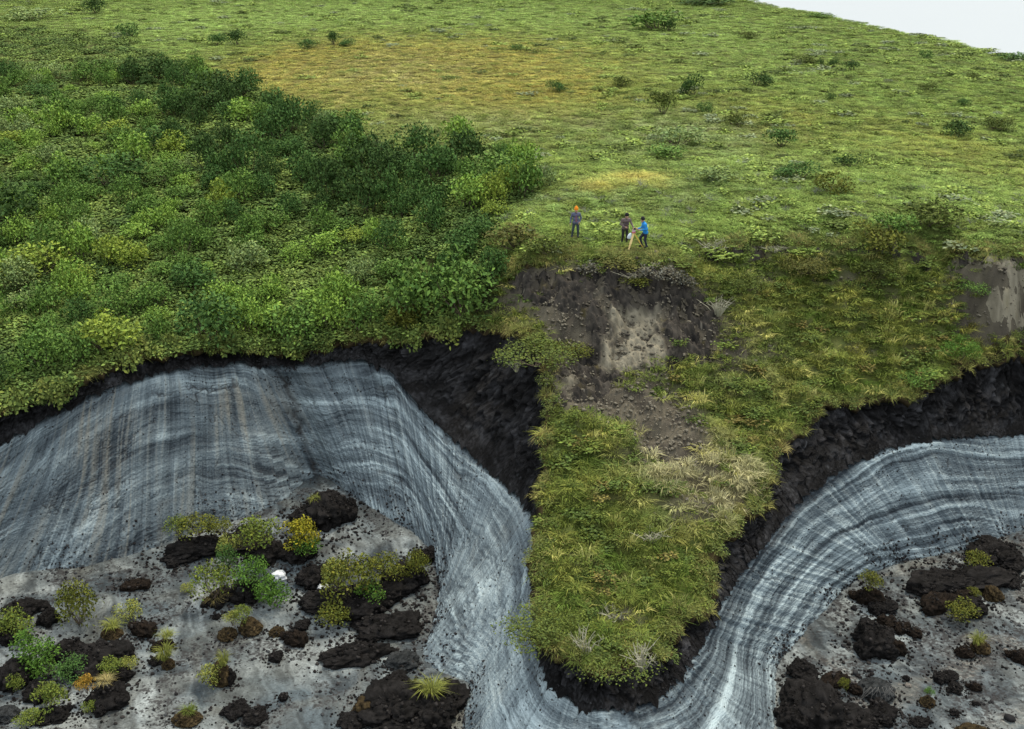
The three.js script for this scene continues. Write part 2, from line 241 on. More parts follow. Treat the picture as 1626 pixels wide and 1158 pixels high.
{
  const grow = (from, to, step, k) => { const a = []; let x = from, st = step; const dir = Math.sign(to - from); while ((to - x) * dir > 0) { x += st * dir; st *= k; a.push(x); } return a; };
  const mid = (a, b, st) => { const o = []; for (let x = a; x <= b + 1e-6; x += st) o.push(x); return o; };
  const xs = [...grow(-34, -1500, 0.24, 1.07).reverse(), ...mid(-34, 36, 0.24), ...grow(36, 1500, 0.24, 1.07)];
  const ds = [...mid(30, 80, 0.24), ...grow(80, 2600, 0.24, 1.022)];
  const nx = xs.length, nd = ds.length, sd = new Float32Array(nx * nd), pos = [], col = [], uv = [], idx = [], id = new Int32Array(nx * nd).fill(-1), edge = new Map();
  for (let j = 0; j < nd; j++) for (let i = 0; i < nx; i++) { const x = xs[i], d = ds[j]; sd[j * nx + i] = d > 80 ? 9 : lipSdf(x, d); }
  function vert(x, d) {
    const h = tundraH(x, d), near = d < 130; pos.push(x, h, -d); uv.push(x, d);
    const z = zoneAt(x, d), e = 0.3, steep = near ? Math.hypot(tundraH(x + e, d) - h, tundraH(x, d + e) - h) / e : 0;
    let c = coverColour(x, d, z); c = mix3(c.map(v => v * 0.7), C.brown, 0.4 + 0.25 * noise(x * 1.3, d * 1.3));
    const clay = clamp(0.5 + 1.1 * fbm(x * 0.8 + 3, d * 0.8, 3)); c = mix3(c, mix3(C.bare, C.clay, clay), clamp(z.bare * 1.35 + sm(0.9, 1.6, steep) * 0.6));
    c = mix3(c, C.peat, clamp(1.6 * fbm(x * 1.1 + 60, d * 1.1, 3) - 0.25) * clamp(z.bare * 1.4));
    const k = 1 + 0.3 * noise(x * 2.3, d * 2.3); col.push(c[0] * k, c[1] * k, c[2] * k); return pos.length / 3 - 1;
  }
  const gv = (i, j) => { const k = j * nx + i; return id[k] < 0 ? (id[k] = vert(xs[i], ds[j])) : id[k]; };
  const ev = (i, j, i2, j2) => { const a = j * nx + i, b = j2 * nx + i2, key = Math.min(a, b) * 4e6 + Math.max(a, b); if (edge.has(key)) return edge.get(key); const t = clamp(sd[a] / (sd[a] - sd[b]), 0.02, 0.98), v = vert(lerp(xs[i], xs[i2], t), lerp(ds[j], ds[j2], t)); edge.set(key, v); return v; };
  for (let j = 0; j + 1 < nd; j++) for (let i = 0; i + 1 < nx; i++) {
    const c = [[i, j], [i + 1, j], [i + 1, j + 1], [i, j + 1]], s = c.map(([a, b]) => sd[b * nx + a] > 0), poly = [];
    for (let k = 0; k < 4; k++) { const n = (k + 1) % 4; if (s[k]) poly.push(gv(...c[k])); if (s[k] !== s[n]) poly.push(ev(...c[k], ...c[n])); }
    for (let k = 1; k + 1 < poly.length; k++) idx.push(poly[0], poly[k], poly[k + 1]);
  }
  const gt = grainTex.clone(); gt.repeat.set(0.55, 0.55); gt.needsUpdate = true;
  const m = matt({ vertexColors: true, bumpMap: gt, bumpScale: 0.06, side: THREE.DoubleSide });
  structure('tundra_ground', geoFrom(pos, idx, col, uv), m, 'green tundra plateau and slopes above the thaw slump', 'ground');
  console.log('tundra tris', idx.length / 3);
}
// water behind the shore, out to the horizon
{
  const g = new THREE.PlaneGeometry(9000, 9000, 1, 1); g.rotateX(-Math.PI / 2); g.translate(2500, -14, -4600);
  const wt = dataTex(512, 512, (() => { const f = tileable(512, (x, y) => 0.5 + 0.5 * fbm(x * 14, y * 40, 4)); return f; })(), false); wt.repeat.set(500, 500);
  structure('river_water', g, new THREE.MeshStandardMaterial({ color: new THREE.Color().setRGB(0.36, 0.42, 0.46), roughness: 0.38, bumpMap: wt, bumpScale: 0.08 }), 'wide pale water beyond the tundra, reflecting the overcast sky', 'water');
}

// ---------------------------------------------------------------- the ice cliff
console.log('ice');
const ICE = { dark: [0.022, 0.032, 0.042], mid: [0.122, 0.162, 0.185], pale: [0.40, 0.51, 0.55], silt: [0.15, 0.155, 0.138], soil: [0.02, 0.02, 0.021] };
const wallLen = []; for (let i = 0; i <= 400; i++) { const t = tOfS(S_END * i / 400); wallLen.push(iceCurve.getPoint(t).distanceTo(footCurve.getPoint(t))); }
const wallLenAt = (s) => wallLen[Math.round(clamp(s / S_END) * 400)];
const S_FAN = sOfCol(12);
function iceLook(s, v, L) { // tone 0..1, silt 0..1, soil 0..1, relief m
  const y = v * L, right = sm(S_TIP - 3, S_TIP + 4, s), left = 1 - sm(S_CREASE - 1.5, S_CREASE + 1.5, s), fan = sm(S_FAN - 6, S_FAN + 6, s) * (1 - right);
  const w1 = fbm(s * 0.11 + 3, y * 0.2, 3), w2 = fbm(s * 0.5 + 13, y * 0.6 + 4, 2), arch = left * 1.4 * Math.cos((s - lerp(S_IN, S_CREASE, 0.62)) * 0.19);
  const ks = lerp(0.9, 0.5, right), q = y + w1 * lerp(1.3, 1.0, right) + arch + lerp(0.22, 0.10, right) * w2 + 0.05 * noise(s * 2.1, y * 2.1);
  const broad = noise(s * 0.05 * ks + 11, q * 0.6), b1 = noise(s * 0.09 * ks + 4, q * 1.5), b2 = noise(s * 0.22 * ks + 9, q * 3.7), b3 = noise(s * 0.45 * ks + 2, q * 8.5), b4 = noise(s * 0.9 * ks + 6, q * 17), patch = fbm(s * 0.45 + 20, y * 0.55, 3), vary = clamp(0.65 + 0.9 * fbm(s * 0.2 + 60, y * 0.35 + 8, 2), 0.15, 1.4);
  const fanx = left * (s - lerp(S_IN, S_CREASE, 0.75)) * -0.28 * v - 0.12 * y * (1 - left), wob = 0.25 * noise(s * 0.3, y * 0.15) + 0.03 * noise(s * 1.7, y * 0.5), run1 = noise((s + wob + fanx) * 2.1, y * 0.22), run2 = noise((s + wob + fanx) * 5.1, y * 0.10 + 5), run3 = noise((s + wob + fanx) * 13, y * 0.16), ray = Math.max(0, noise((s + 0.4 * wob + fanx) * 8.3 + 40, y * 0.07) - 0.38) * (1 - 0.5 * right) - 0.7 * Math.max(0, noise((s + 0.4 * wob + fanx) * 6.7 + 90, y * 0.06) - 0.4), grain = noise(s * 11, y * 11) * 0.6 + noise(s * 23, y * 23) * 0.5;
  const mid = (1 - left) * (1 - right); let tone = 0.41 + lerp(0.22, 0.3, right) * broad + lerp(vary, 1, 0.6 * right) * (lerp(0.34, 0.46, right) * b1 * lerp(1, 0.7, left) + lerp(0.32, 0.38, right) * b2 * lerp(1, 0.7, left) + 0.24 * b3 + 0.16 * b4) + 0.24 * patch + (0.05 + 0.17 * left) * run1 * clamp(patch * 2 + 0.8) + 0.13 * run2 + 0.12 * run3 + 0.45 * ray + 0.12 * grain;
  tone += 0.10 * fan - 0.07 * left + 0.08 * right;
  tone += 0.3 * clamp(noise(s * 0.33 + 5, y * 0.9 + 12) * 2.2 - 0.75); // lenses of clean ice
  let silt = clamp((0.3 + 0.8 * run1 + 0.5 * run2 + 0.3 * run3 + 0.8 * noise(s * 0.3 + 40, y * 0.2) + 0.25 * sm(S_CREASE - 14, S_CREASE - 20, s) - 0.42) * 1.3) * left * sm(0.02, 0.25, v + 0.15 * run2) + 0.45 * clamp(run2 * 1.5 + 0.8 * run3 - 0.6) * (1 - right) + 0.3 * clamp(noise(s * 0.5 + 7, q * 1.1) * 2 - 0.9) * (1 - right) + 0.25 * clamp(patch * 2 - 0.4);
  const c1 = Math.abs(noise(s * 0.55 + 0.6 * noise(s * 1.9, y * 1.9), y * 0.35 + 30)), c2 = Math.abs(noise(s * 0.14 + 9, q * 0.8 + 0.3 * noise(s * 2, y * 2))), c3 = Math.abs(noise(s * 1.1 + 0.5 * noise(s * 2.7, y * 2.7) + 70, y * 0.7));
  const line = (c, w) => (c < w ? 1 - c / w : 0);
  const crack = Math.max(line(c1, 0.026) * clamp(noise(s * 0.4, y * 0.5) * 2 + 0.5) * (1 - 0.7 * right), line(c2, 0.022) * clamp(noise(s * 0.3 + 50, y * 0.3) * 2 + 0.3), line(c3, 0.028) * (0.4 + 0.6 * left) * clamp(noise(s * 0.5 + 80, y * 0.4) * 2.5));
  const cr = line(Math.abs(s - S_CREASE - 0.45 * noise(3, y) - 0.1 * noise(9, y * 4)), 0.2) * clamp(0.7 + noise(5, y * 1.3));
  const sp = noise(s * 4.2, y * 4.2) * 0.55 + noise(s * 9.5, y * 8.5) * 0.55 + 0.3 * noise(s * 21, y * 19), zoneDirt = noise(s * 0.35 + 2, y * 0.4 + 90), near = Math.max(0, 0.35 + 1.1 * noise(s * 0.7, 61));
  const thr = 0.6 - 0.62 * near * Math.exp(-y / 0.5) - 0.26 * clamp(zoneDirt * 1.3) - 0.16 * sm(0.75, 1, v) - 0.3 * Math.exp(-(((s - S_CREASE) / 0.8) ** 2));
  const soil = clamp((sp - thr) * 5) * 0.9;
  return { tone: clamp(tone), silt: clamp(silt), soil: Math.max(soil, crack * 0.75, cr), relief: 0.035 * b1 + 0.03 * b2 + 0.02 * b3 + 0.07 * run1 + 0.05 * run2 + 0.07 * patch - 0.1 * crack - 0.1 * cr + 0.05 * w1 - 0.95 * Math.exp(-Math.abs(s - S_CREASE - 0.45 * noise(3, y)) / 1.1) * sm(-0.05, 0.15, v) };
}
function iceColour(l) { let c = l.tone < 0.45 ? mix3(ICE.dark, ICE.mid, l.tone / 0.45) : mix3(ICE.mid, ICE.pale, (l.tone - 0.45) / 0.55); c = mix3(c, ICE.silt, l.silt * 0.75); return mix3(c, ICE.soil, l.soil); }
function iceWall(s0, s1, nu, nv, tw, th, label) {
  const pos = [], uv = [], idx = [], v0 = -0.03, v1 = 1.07;
  for (let i = 0; i <= nu; i++) {
    const s = lerp(s0, s1, i / nu), t = tOfS(s), a = iceCurve.getPoint(t), b = footCurve.getPoint(t), a2 = iceCurve.getPoint(Math.min(1, t + 0.002)), L = wallLenAt(s);
    const n = a2.sub(a).cross(b.clone().sub(a)).normalize(); if (n.y < 0) n.negate();
    for (let j = 0; j <= nv; j++) {
      const v = lerp(v0, v1, j / nv), p = a.clone().lerp(b, v), r = iceLook(s, v, L).relief;
      p.addScaledVector(n, r * sm(-0.06, 0.12, v) - 0.5 * sm(0.075, -0.02, v) - 0.1 * Math.sin(Math.PI * clamp(v)));
      pos.push(p.x, p.y, p.z); uv.push(i / nu, j / nv);
      if (i < nu && j < nv) { const k = i * (nv + 1) + j; idx.push(k, k + 1, k + nv + 1, k + 1, k + nv + 2, k + nv + 1); }
    }
  }
  const bump = new Uint8Array(tw * th * 4);
  const map = dataTex(tw, th, (i, j) => { const s = lerp(s0, s1, (i + 0.5) / tw), v = lerp(v0, v1, (j + 0.5) / th), l = iceLook(s, v, wallLenAt(s)), o = (j * tw + i) * 4; bump[o] = bump[o + 1] = bump[o + 2] = 255 * clamp(0.4 + 0.3 * l.tone + 0.5 * l.soil + 0.25 * noise(s * 9, v * L9) + 0.2 * noise(s * 19, v * 110)); bump[o + 3] = 255; return iceColour(l); }, true, false);
  const bt = new THREE.DataTexture(bump, tw, th); bt.magFilter = THREE.LinearFilter; bt.needsUpdate = true;
  structure('ice_cliff', geoFrom(pos, idx, null, uv), matt({ map, specularIntensity: 0.4, bumpMap: bt, bumpScale: 0.07, roughness: 0.75, side: THREE.DoubleSide }), label, 'ice cliff');
}
const L9 = 60;
iceWall(sOfCol(1), S_TIP, 1100, 110, 2048, 512, 'banded grey ice amphitheatre wall on the left, streaked with silt');
iceWall(S_TIP, sOfCol(34), 760, 90, 2048, 512, 'pale blue banded ice face on the right of the grassy tongue');
console.log('soil');

// ---------------------------------------------------------------- the dark soil bank between turf and ice, and the torn turf edge
{
  const pos = [], col = [], uv = [], idx = [], nu = 2000, nv = 46, s0 = sOfCol(1), s1 = sOfCol(34);
  for (let i = 0; i <= nu; i++) {
    const s = lerp(s0, s1, i / nu), t = tOfS(s), k = Math.round(s / S_END * 900), L = LIP[k], a = L.p.clone().addScaledVector(L.out, -0.3), b = iceCurve.getPoint(t); a.y = tundraH(a.x, -a.z) - 0.12;
    const e = iceCurve.getPoint(Math.min(1, t + 0.002)).sub(b), n = e.cross(V3(0, -1, 0)).normalize(); if (n.dot(L.out) < 0) n.negate();
    const Lw = wallLenAt(s), vb = (0.25 + 0.45 * fbm(s * 0.8, 2, 3) + 0.3 * noise(s * 3.1, 5) + 0.25 * Math.max(0, noise(s * 6.7, 9))) / Lw, ft = footCurve.getPoint(t), ni = iceCurve.getPoint(Math.min(1, t + 0.002)).sub(b).cross(ft.clone().sub(b)).normalize(); if (ni.y < 0) ni.negate(); b.lerp(ft, Math.max(0.01, vb)).addScaledVector(ni, 0.02); const mb = iceCurve.getPoint(t).lerp(ft, 0.0).addScaledVector(ni, 0.12);
    const mid2 = a.clone().lerp(b, 0.5).lerp(mb, 0.3);
    for (let j = 0; j <= nv; j++) {
      const v = j / nv, p = a.clone().multiplyScalar((1 - v) * (1 - v)).addScaledVector(mid2, 2 * v * (1 - v)).addScaledVector(b, v * v), len = a.distanceTo(b), y = v * len;
      const col1 = 0.4 - Math.abs(noise(s * 1.5 + 0.5 * noise(s, y), y * 0.4)) * 2, blk = fbm(s * 0.9, y * 0.9, 3) + 0.5 * (0.4 - Math.abs(noise(s * 2.2, y * 1.7)) * 1.6), fine = fbm(s * 4, y * 4, 3), e2 = Math.sin(Math.PI * Math.min(1, v * 1.15)), w = Math.min(1, len / 2);
      p.addScaledVector(n, w * (0.34 * col1 + 0.5 * blk + 0.3 * fine + 0.1 * noise(s * 9, y * 8)) * e2 - 0.1 * w * Math.sin(Math.PI * v) - 0.3 * (ridge(s * 0.7, y * 0.5, 2) > 0.88 ? 1 : 0) * e2 * w);
      pos.push(p.x, p.y, p.z); uv.push(s, y);
      const g = clamp(0.42 + 0.9 * fbm(s * 0.7 + 5, y * 0.9, 3) + 0.55 * fine + 0.4 * noise(s * 9, y * 7)), c = mix3([0.005, 0.0052, 0.0056], [0.05, 0.053, 0.059], g * g); const ic = sm(0.62, 0.8, noise(s * 5, y * 5) * 0.6 + noise(s * 1.2 + 9, y * 1.4) * 0.6);
      const c2 = mix3(c, [0.09, 0.10, 0.11], ic * 0.6); col.push(...c2);
      if (i < nu && j < nv) { const q = i * (nv + 1) + j; idx.push(q, q + 1, q + nv + 1, q + 1, q + nv + 2, q + nv + 1); }
    }
  }
  const gt = grainTex.clone(); gt.repeat.set(0.6, 0.6); gt.needsUpdate = true;
  structure('soil_bank', geoFrom(pos, idx, col, uv), matt({ vertexColors: true, roughness: 0.8, bumpMap: gt, bumpScale: 0.2, side: THREE.DoubleSide }), 'black frozen soil bank between the turf edge and the ice', 'soil bank');
}
function turfEdge(list, label, over = 1) {
  const pos = [], col = [], uv = [], idx = [], prof = [[-0.45, 0.03], [-0.1, 0.05], [0.1, -0.05], [0.16, -0.2], [0.06, -0.38], [-0.4, -0.45]], nv = prof.length;
  list.forEach((L, i) => {
    const k = over * (1 + 0.8 * fbm(L.s * 1.3, 9, 2) + 0.3 * noise(L.s * 4.1, 2)), hb = tundraH(L.p.x, -L.p.z);
    prof.forEach(([o, h], j) => { const p = L.p.clone().addScaledVector(L.out, o * k + 0.08 * noise(L.s * 3.7, j * 2.7)); const hh = j < 2 ? tundraH(p.x, -p.z) + h : hb + h * k; pos.push(p.x, hh + 0.07 * noise(L.s * 4, j * 3.1 + 7), p.z); uv.push(L.s, j * 0.2); const c = mix3([0.014, 0.011, 0.008], [0.07, 0.055, 0.025], clamp(0.45 + 1.2 * noise(L.s * 2.6, j * 1.3))); col.push(...c); });
    if (i + 1 < list.length) for (let j = 0; j + 1 < nv; j++) { const q = i * nv + j; idx.push(q, q + 1, q + nv, q + 1, q + nv + 1, q + nv); }
  });
  structure('turf_edge', geoFrom(pos, idx, col, uv), matt({ vertexColors: true, bumpMap: grainTex, bumpScale: 0.05, side: THREE.DoubleSide }), label, 'turf edge');
}
turfEdge(LIP, 'torn brown turf mat along the slump edge');
function brow(points) { const c = new THREE.CatmullRomCurve3(points.map(([px, py]) => rayTo(tundraH, px, py, 36)), false, 'centripetal'), n = Math.ceil(c.getLength() / 0.14), list = []; for (let i = 0; i <= n; i++) { const p = c.getPointAt(i / n), t = c.getTangentAt(i / n), out = V3(-t.z, 0, t.x).normalize(); if (out.z < 0) out.negate(); p.addScaledVector(out, 0.3 * fbm(i * 0.13, 5, 3)); p.y = tundraH(p.x, -p.z); list.push({ p, out, s: i * 0.14 + points[0][0] }); } return list; }
const BROW = brow([[800, 445], [830, 424], [880, 415], [915, 408], [960, 410], [1010, 413], [1060, 414], [1090, 428], [1110, 455]]), BROW_R = brow([[1095, 396], [1150, 390], [1210, 388], [1290, 388], [1380, 390], [1450, 393], [1520, 398], [1580, 404], [1640, 410], [1760, 420]]);
turfEdge(BROW, 'overhanging turf brow along the top of the bare scarp', 1.25); turfEdge(BROW_R, 'dark broken turf brow along the top of the right slope', 1.1);

// ---------------------------------------------------------------- the mud floor of the slump
console.log('floor');
const MUD = { pale: [0.20, 0.232, 0.236], mid: [0.066, 0.088, 0.10], wet: [0.026, 0.036, 0.043], brown: [0.108, 0.116, 0.105], crumb: [0.025, 0.025, 0.026] };
{
  const X0 = -34, X1 = 40, D0 = 34, D1 = 66, tw = 2048, th = 1024;
  const look = (x, d) => {
    const wx = x + 1.2 * fbm(x * .35, d * .35, 3), wd = d + 1.2 * fbm(x * .35 + 50, d * .35, 3), flow = fbm(wx * 0.2, wd * 0.2 + 3, 4), wet = fbm(wx * 0.3 + 30, wd * 0.34, 4), ch = 1 - Math.abs(fbm(wx * 0.13, wd * 0.13 + 20, 3)) * 3;
    let c = mix3(MUD.mid, MUD.pale, clamp(0.45 + 2.6 * flow)); const damp = 0.55 * sm(8, 13, x) * clamp(0.75 + fbm(x * 0.5, d * 0.5 + 33, 2)) + 0.4 * sm(50, 56, d) + 0.2 * sm(-14, -22, x); c = mix3(c, MUD.wet, clamp(wet * 3.4 + 0.02 + damp) * 0.88); c = mix3(c, MUD.brown, clamp(sm(0.6, 0.95, ch) * 0.45 + 0.5 * clamp(fbm(wx * 0.2 + 9, wd * 0.25, 2) * 2 - 0.1)));
    const vein = 1 - Math.abs(noise(x * 1.1 + 0.7 * noise(x * 2.4, d * 2.4), d * 1.0)) * 2; c = mix3(c, MUD.pale, sm(0.84, 0.98, vein) * 0.5 * clamp(0.5 + flow * 2));
    const fl2 = noise((wx + 0.45 * wd) * 1.9, (wd - 0.3 * wx) * 0.22 + 60), fl3 = noise((wx + 0.45 * wd) * 5, (wd - 0.3 * wx) * 0.5 + 90); c = c.map(v => v * (1 + 0.5 * fl2 + 0.35 * fl3));
    const back = clamp(fbm(x * 0.35 + 70, d * 0.35, 3) * 1.8 + 0.3 + 0.3 * sm(10, 15, x) + 0.2 * sm(51, 55, d)), sp = noise(x * 2.6, d * 2.6) * 0.4 + noise(x * 6.3, d * 6.3) * 0.5 + 0.35 * noise(x * 14, d * 14);
    c = mix3(c, MUD.crumb, clamp((sp - 0.30 + 0.42 * back) * 4.5) * 0.85); const gr = 1 + 0.35 * noise(x * 13, d * 13) + 0.22 * noise(x * 4, d * 4); c = c.map(v => v * gr);
    return { c, rough: clamp(0.74 - 0.34 * sm(0.5, 0.9, ch) + 0.25 * sp), b: sp * 0.4 + 0.3 * vein };
  };
  const ru = new Uint8Array(tw * th * 4), bu = new Uint8Array(tw * th * 4);
  const map = dataTex(tw, th, (i, j) => { const l = look(lerp(X0, X1, i / tw), lerp(D0, D1, j / th)), o = (j * tw + i) * 4; ru[o] = ru[o + 1] = ru[o + 2] = 255 * clamp(l.rough); bu[o] = bu[o + 1] = bu[o + 2] = 255 * clamp(0.4 + l.b * 0.5); ru[o + 3] = bu[o + 3] = 255; return l.c; });
  const mk = (a) => { const t = new THREE.DataTexture(a, tw, th); t.magFilter = THREE.LinearFilter; t.wrapS = t.wrapT = THREE.RepeatWrapping; t.needsUpdate = true; return t; };
  const pos = [], uv = [], idx = []; const xs = [], ds = []; for (let x = -160; x < -34; x += 6) xs.push(x); for (let x = -34; x <= 40; x += 0.25) xs.push(x); for (let x = 46; x < 170; x += 6) xs.push(x); for (let d = -40; d < 34; d += 4) ds.push(d); for (let d = 34; d <= 66; d += 0.25) ds.push(d);
  for (const d of ds) for (const x of xs) { pos.push(x, floorH(x, d), -d); uv.push((x - X0) / (X1 - X0), (d - D0) / (D1 - D0)); }
  for (let j = 0; j + 1 < ds.length; j++) for (let i = 0; i + 1 < xs.length; i++) { const k = j * xs.length + i; idx.push(k, k + 1, k + xs.length, k + 1, k + xs.length + 1, k + xs.length); }
  structure('mud_flat', geoFrom(pos, idx, null, uv), matt({ map, roughness: 1, specularIntensity: 0.35, roughnessMap: mk(ru), bumpMap: mk(bu), bumpScale: 0.09, side: THREE.DoubleSide }), 'wet grey mud floor of the thaw slump', 'mud');
}

// ---------------------------------------------------------------- bare crumbling soil of the scarp below the people and of the pale bank on the right
function scarpPatch(poly, clayAt, label) {
  const P = poly.map(([px, py]) => { const p = rayTo(tundraH, px, py, 36); return [p.x, -p.z]; }), xs = P.map(p => p[0]), dd = P.map(p => p[1]), x0 = Math.min(...xs) - 0.6, x1 = Math.max(...xs) + 0.6, d0 = Math.min(...dd) - 0.6, d1 = Math.max(...dd) + 0.6, st = 0.075, nx = Math.ceil((x1 - x0) / st), nd = Math.ceil((d1 - d0) / st), pos = [], col = [], uv = [], idx = [], ok = [];
  const clays = clayAt.map(([px, py, rx, rd, w]) => { const p = rayTo(tundraH, px, py, 36); return [p.x, -p.z, rx, rd, w]; });
  const edge = (x, d) => { let best = 1e9, inside = false; for (let i = 0, j = P.length - 1; i < P.length; j = i++) { const [ax, ad] = P[j], bx = P[i][0] - ax, bd = P[i][1] - ad, u = clamp(((x - ax) * bx + (d - ad) * bd) / (bx * bx + bd * bd)), q = Math.hypot(x - ax - u * bx, d - ad - u * bd); best = Math.min(best, q); if ((P[i][1] > d) !== (P[j][1] > d) && x < (P[j][0] - P[i][0]) * (d - P[i][1]) / (P[j][1] - P[i][1]) + P[i][0]) inside = !inside; } return inside ? best : -best; };
  for (let j = 0; j <= nd; j++) for (let i = 0; i <= nx; i++) {
    const x = x0 + i * st, d = d0 + j * st, e = edge(x, d) + 0.5 * fbm(x * 0.9, d * 0.9, 3), w = sm(-0.3, 0.5, e); let clay = 0; for (const [cx, cd, rx, rd, k] of clays) clay += k * Math.exp(-(((x - cx) / rx) ** 2 + ((d - cd) / rd) ** 2)); clay = clamp(clay * (1 + 0.8 * fbm(x * 0.7 + 4, d * 0.7, 3)) + 0.35 * fbm(x * 1.6 + 9, d * 1.1, 3));
    const bil = (f, o) => 0.45 - Math.abs(noise(x * f + o, d * f + 0.4 * noise(x * f, d * f))) * 1.6, h = 0.10 * fbm(x * 0.7 + 2, d * 0.7, 2) + (1 - 0.55 * clay) * (0.45 * bil(1.1, 3) + 0.26 * bil(2.9, 7)) + 0.14 * bil(6.5, 1) + 0.08 * clay * noise(x * 2.6, d * 0.5);
    pos.push(x, tundraH(x, d) + lerp(-0.35, 0.1, w) + h * w, -d); uv.push(x, d); ok.push(e > -0.4 && onTundra(x, d));
    const streak = noise(x * 3.4 + 0.3 * noise(x, d * 2), d * 0.5), fl = noise(x * 5, d * 5) * 0.6 + noise(x * 11, d * 11) * 0.5; let c = mix3([0.013, 0.013, 0.013], [0.085, 0.078, 0.066], clamp(0.38 + 0.8 * fbm(x * 1.3 + 30, d * 1.3, 3) + 0.5 * fl)); c = mix3(c, mix3([0.12, 0.112, 0.082], [0.29, 0.275, 0.21], clamp(0.55 + 0.6 * streak + 0.3 * fl)), sm(0.4, 0.85, clay)); if (fl > 0.62) c = mix3(c, [0.26, 0.245, 0.2], 0.6); const moss = clamp(fbm(x * 0.9 + 66, d * 0.9, 3) * 3 - 0.9); c = mix3(c, [0.10, 0.085, 0.02], moss * (0.5 + 0.4 * fl)); col.push(...c);
  }
  for (let j = 0; j < nd; j++) for (let i = 0; i < nx; i++) { const k = j * (nx + 1) + i, m = k + nx + 1; if (ok[k] && ok[k + 1] && ok[m] && ok[m + 1]) idx.push(k, k + 1, m, k + 1, m + 1, m); }
  const gt = grainTex.clone(); gt.repeat.set(0.9, 0.9); gt.needsUpdate = true;
  structure('bare_scarp', geoFrom(pos, idx, col, uv), matt({ vertexColors: true, bumpMap: gt, bumpScale: 0.05, side: THREE.DoubleSide }), label, 'soil scarp');
}
scarpPatch([[815, 430], [880, 422], [960, 418], [1060, 424], [1090, 445], [1130, 480], [1150, 540], [1120, 585], [1050, 595], [990, 600], [960, 645], [875, 650], [866, 590], [925, 560], [925, 520], [850, 490], [805, 480]], [[1010, 556, 2.0, 1.3, 1.4], [1010, 505, 1.9, 0.8, 0.55], [905, 615, 1.3, 1.6, 0.7], [950, 470, 0.8, 0.8, 0.4]], 'bare crumbling soil scarp below the three people');
scarpPatch([[1095, 398], [1180, 392], [1330, 391], [1450, 396], [1545, 402], [1540, 418], [1420, 414], [1300, 409], [1180, 412], [1105, 418]], [], 'narrow dark soil step under the brow of the right slope');
scarpPatch([[1530, 405], [1600, 402], [1700, 415], [1760, 500], [1700, 550], [1626, 545], [1575, 530], [1555, 490], [1590, 440], [1540, 435]], [[1610, 480, 2.6, 3.5, 1.5], [1690, 490, 3.0, 3.5, 1.4], [1540, 415, 1.5, 1, 0.4]], 'pale bare clay bank at the right frame edge');
// ---------------------------------------------------------------- plant shapes
console.log('plants');
function leafAt(o, p, n, up, len, wid, c) { // a leaf: two triangles folded along the midrib
  const a = up.clone().addScaledVector(n, -up.dot(n)).normalize(), b = n.clone().cross(a), k = o.pos.length / 3;
  const q = [p, p.clone().addScaledVector(a, len * 0.5).addScaledVector(b, wid * 0.5).addScaledVector(n, 0.12 * len), p.clone().addScaledVector(a, len), p.clone().addScaledVector(a, len * 0.5).addScaledVector(b, -wid * 0.5).addScaledVector(n, 0.12 * len)];
  for (const v of q) { o.pos.push(v.x, v.y, v.z); o.col.push(c[0], c[1], c[2]); }
  o.idx.push(k, k + 1, k + 2, k, k + 2, k + 3);
}
const rv = (r) => { const z = r() * 2 - 1, a = r() * 6.2832, q = Math.sqrt(1 - z * z); return V3(q * Math.cos(a), z, q * Math.sin(a)); };
const leafTone = (r, warm = 0.25) => { const k = 0.5 + 0.95 * r(), y = (r() - 0.45) * warm; return [k * (1 + y), k * (1 + y * 0.35), k * (1 - y * 0.8)]; };
// a bush one metre high: sprays of leaves round uneven lobes carried by stems
function bushGeo(seed, { lobes = 16, leaves = 620, leaf = 0.085, wide = 0.62, tall = 1, warm = 0.25, upright = 0.4 } = {}) {
  const r = rng(seed), o = { pos: [], col: [], idx: [] }, cs = [];
  for (let i = 0; i < lobes; i++) { const a = r() * 6.2832, q = Math.sqrt(r()) * wide * 0.8, top = (0.9 - 0.45 * (q / wide) ** 2) * (0.75 + 0.35 * r()); cs.push({ c: V3(q * Math.cos(a), tall * top * (0.35 + 0.5 * r()), q * Math.sin(a)), r: (0.13 + 0.13 * r()) * wide / 0.6 }); }
  const tot = cs.reduce((s, l) => s + l.r * l.r, 0);
  for (const l of cs) {
    const n = Math.round(leaves * l.r * l.r / tot);
    for (let i = 0; i < n; i++) {
      const u = rv(r); if (u.y < -0.5 && r() < 0.8) u.y = -u.y; const sh = 0.55 + 0.55 * Math.sqrt(r()) + (r() < 0.12 ? 0.35 * r() : 0), p = l.c.clone().add(V3(u.x, u.y * 0.85, u.z).multiplyScalar(l.r * sh)); if (p.y < 0.02) p.y = 0.02 + 0.1 * r();
      const nn = u.clone().multiplyScalar(0.6).add(rv(r).multiplyScalar(0.7)).add(V3(0, 0.5, 0)).normalize(), up = u.clone().add(V3(0, upright, 0)).add(rv(r).multiplyScalar(0.5)), len = leaf * (0.6 + 0.9 * r());
      leafAt(o, p, nn, up, len, len * (0.45 + 0.25 * r()), leafTone(r, warm));
    }
  }
  return { foliage: geoFrom(o.pos, o.idx, o.col), lobes: cs };
}
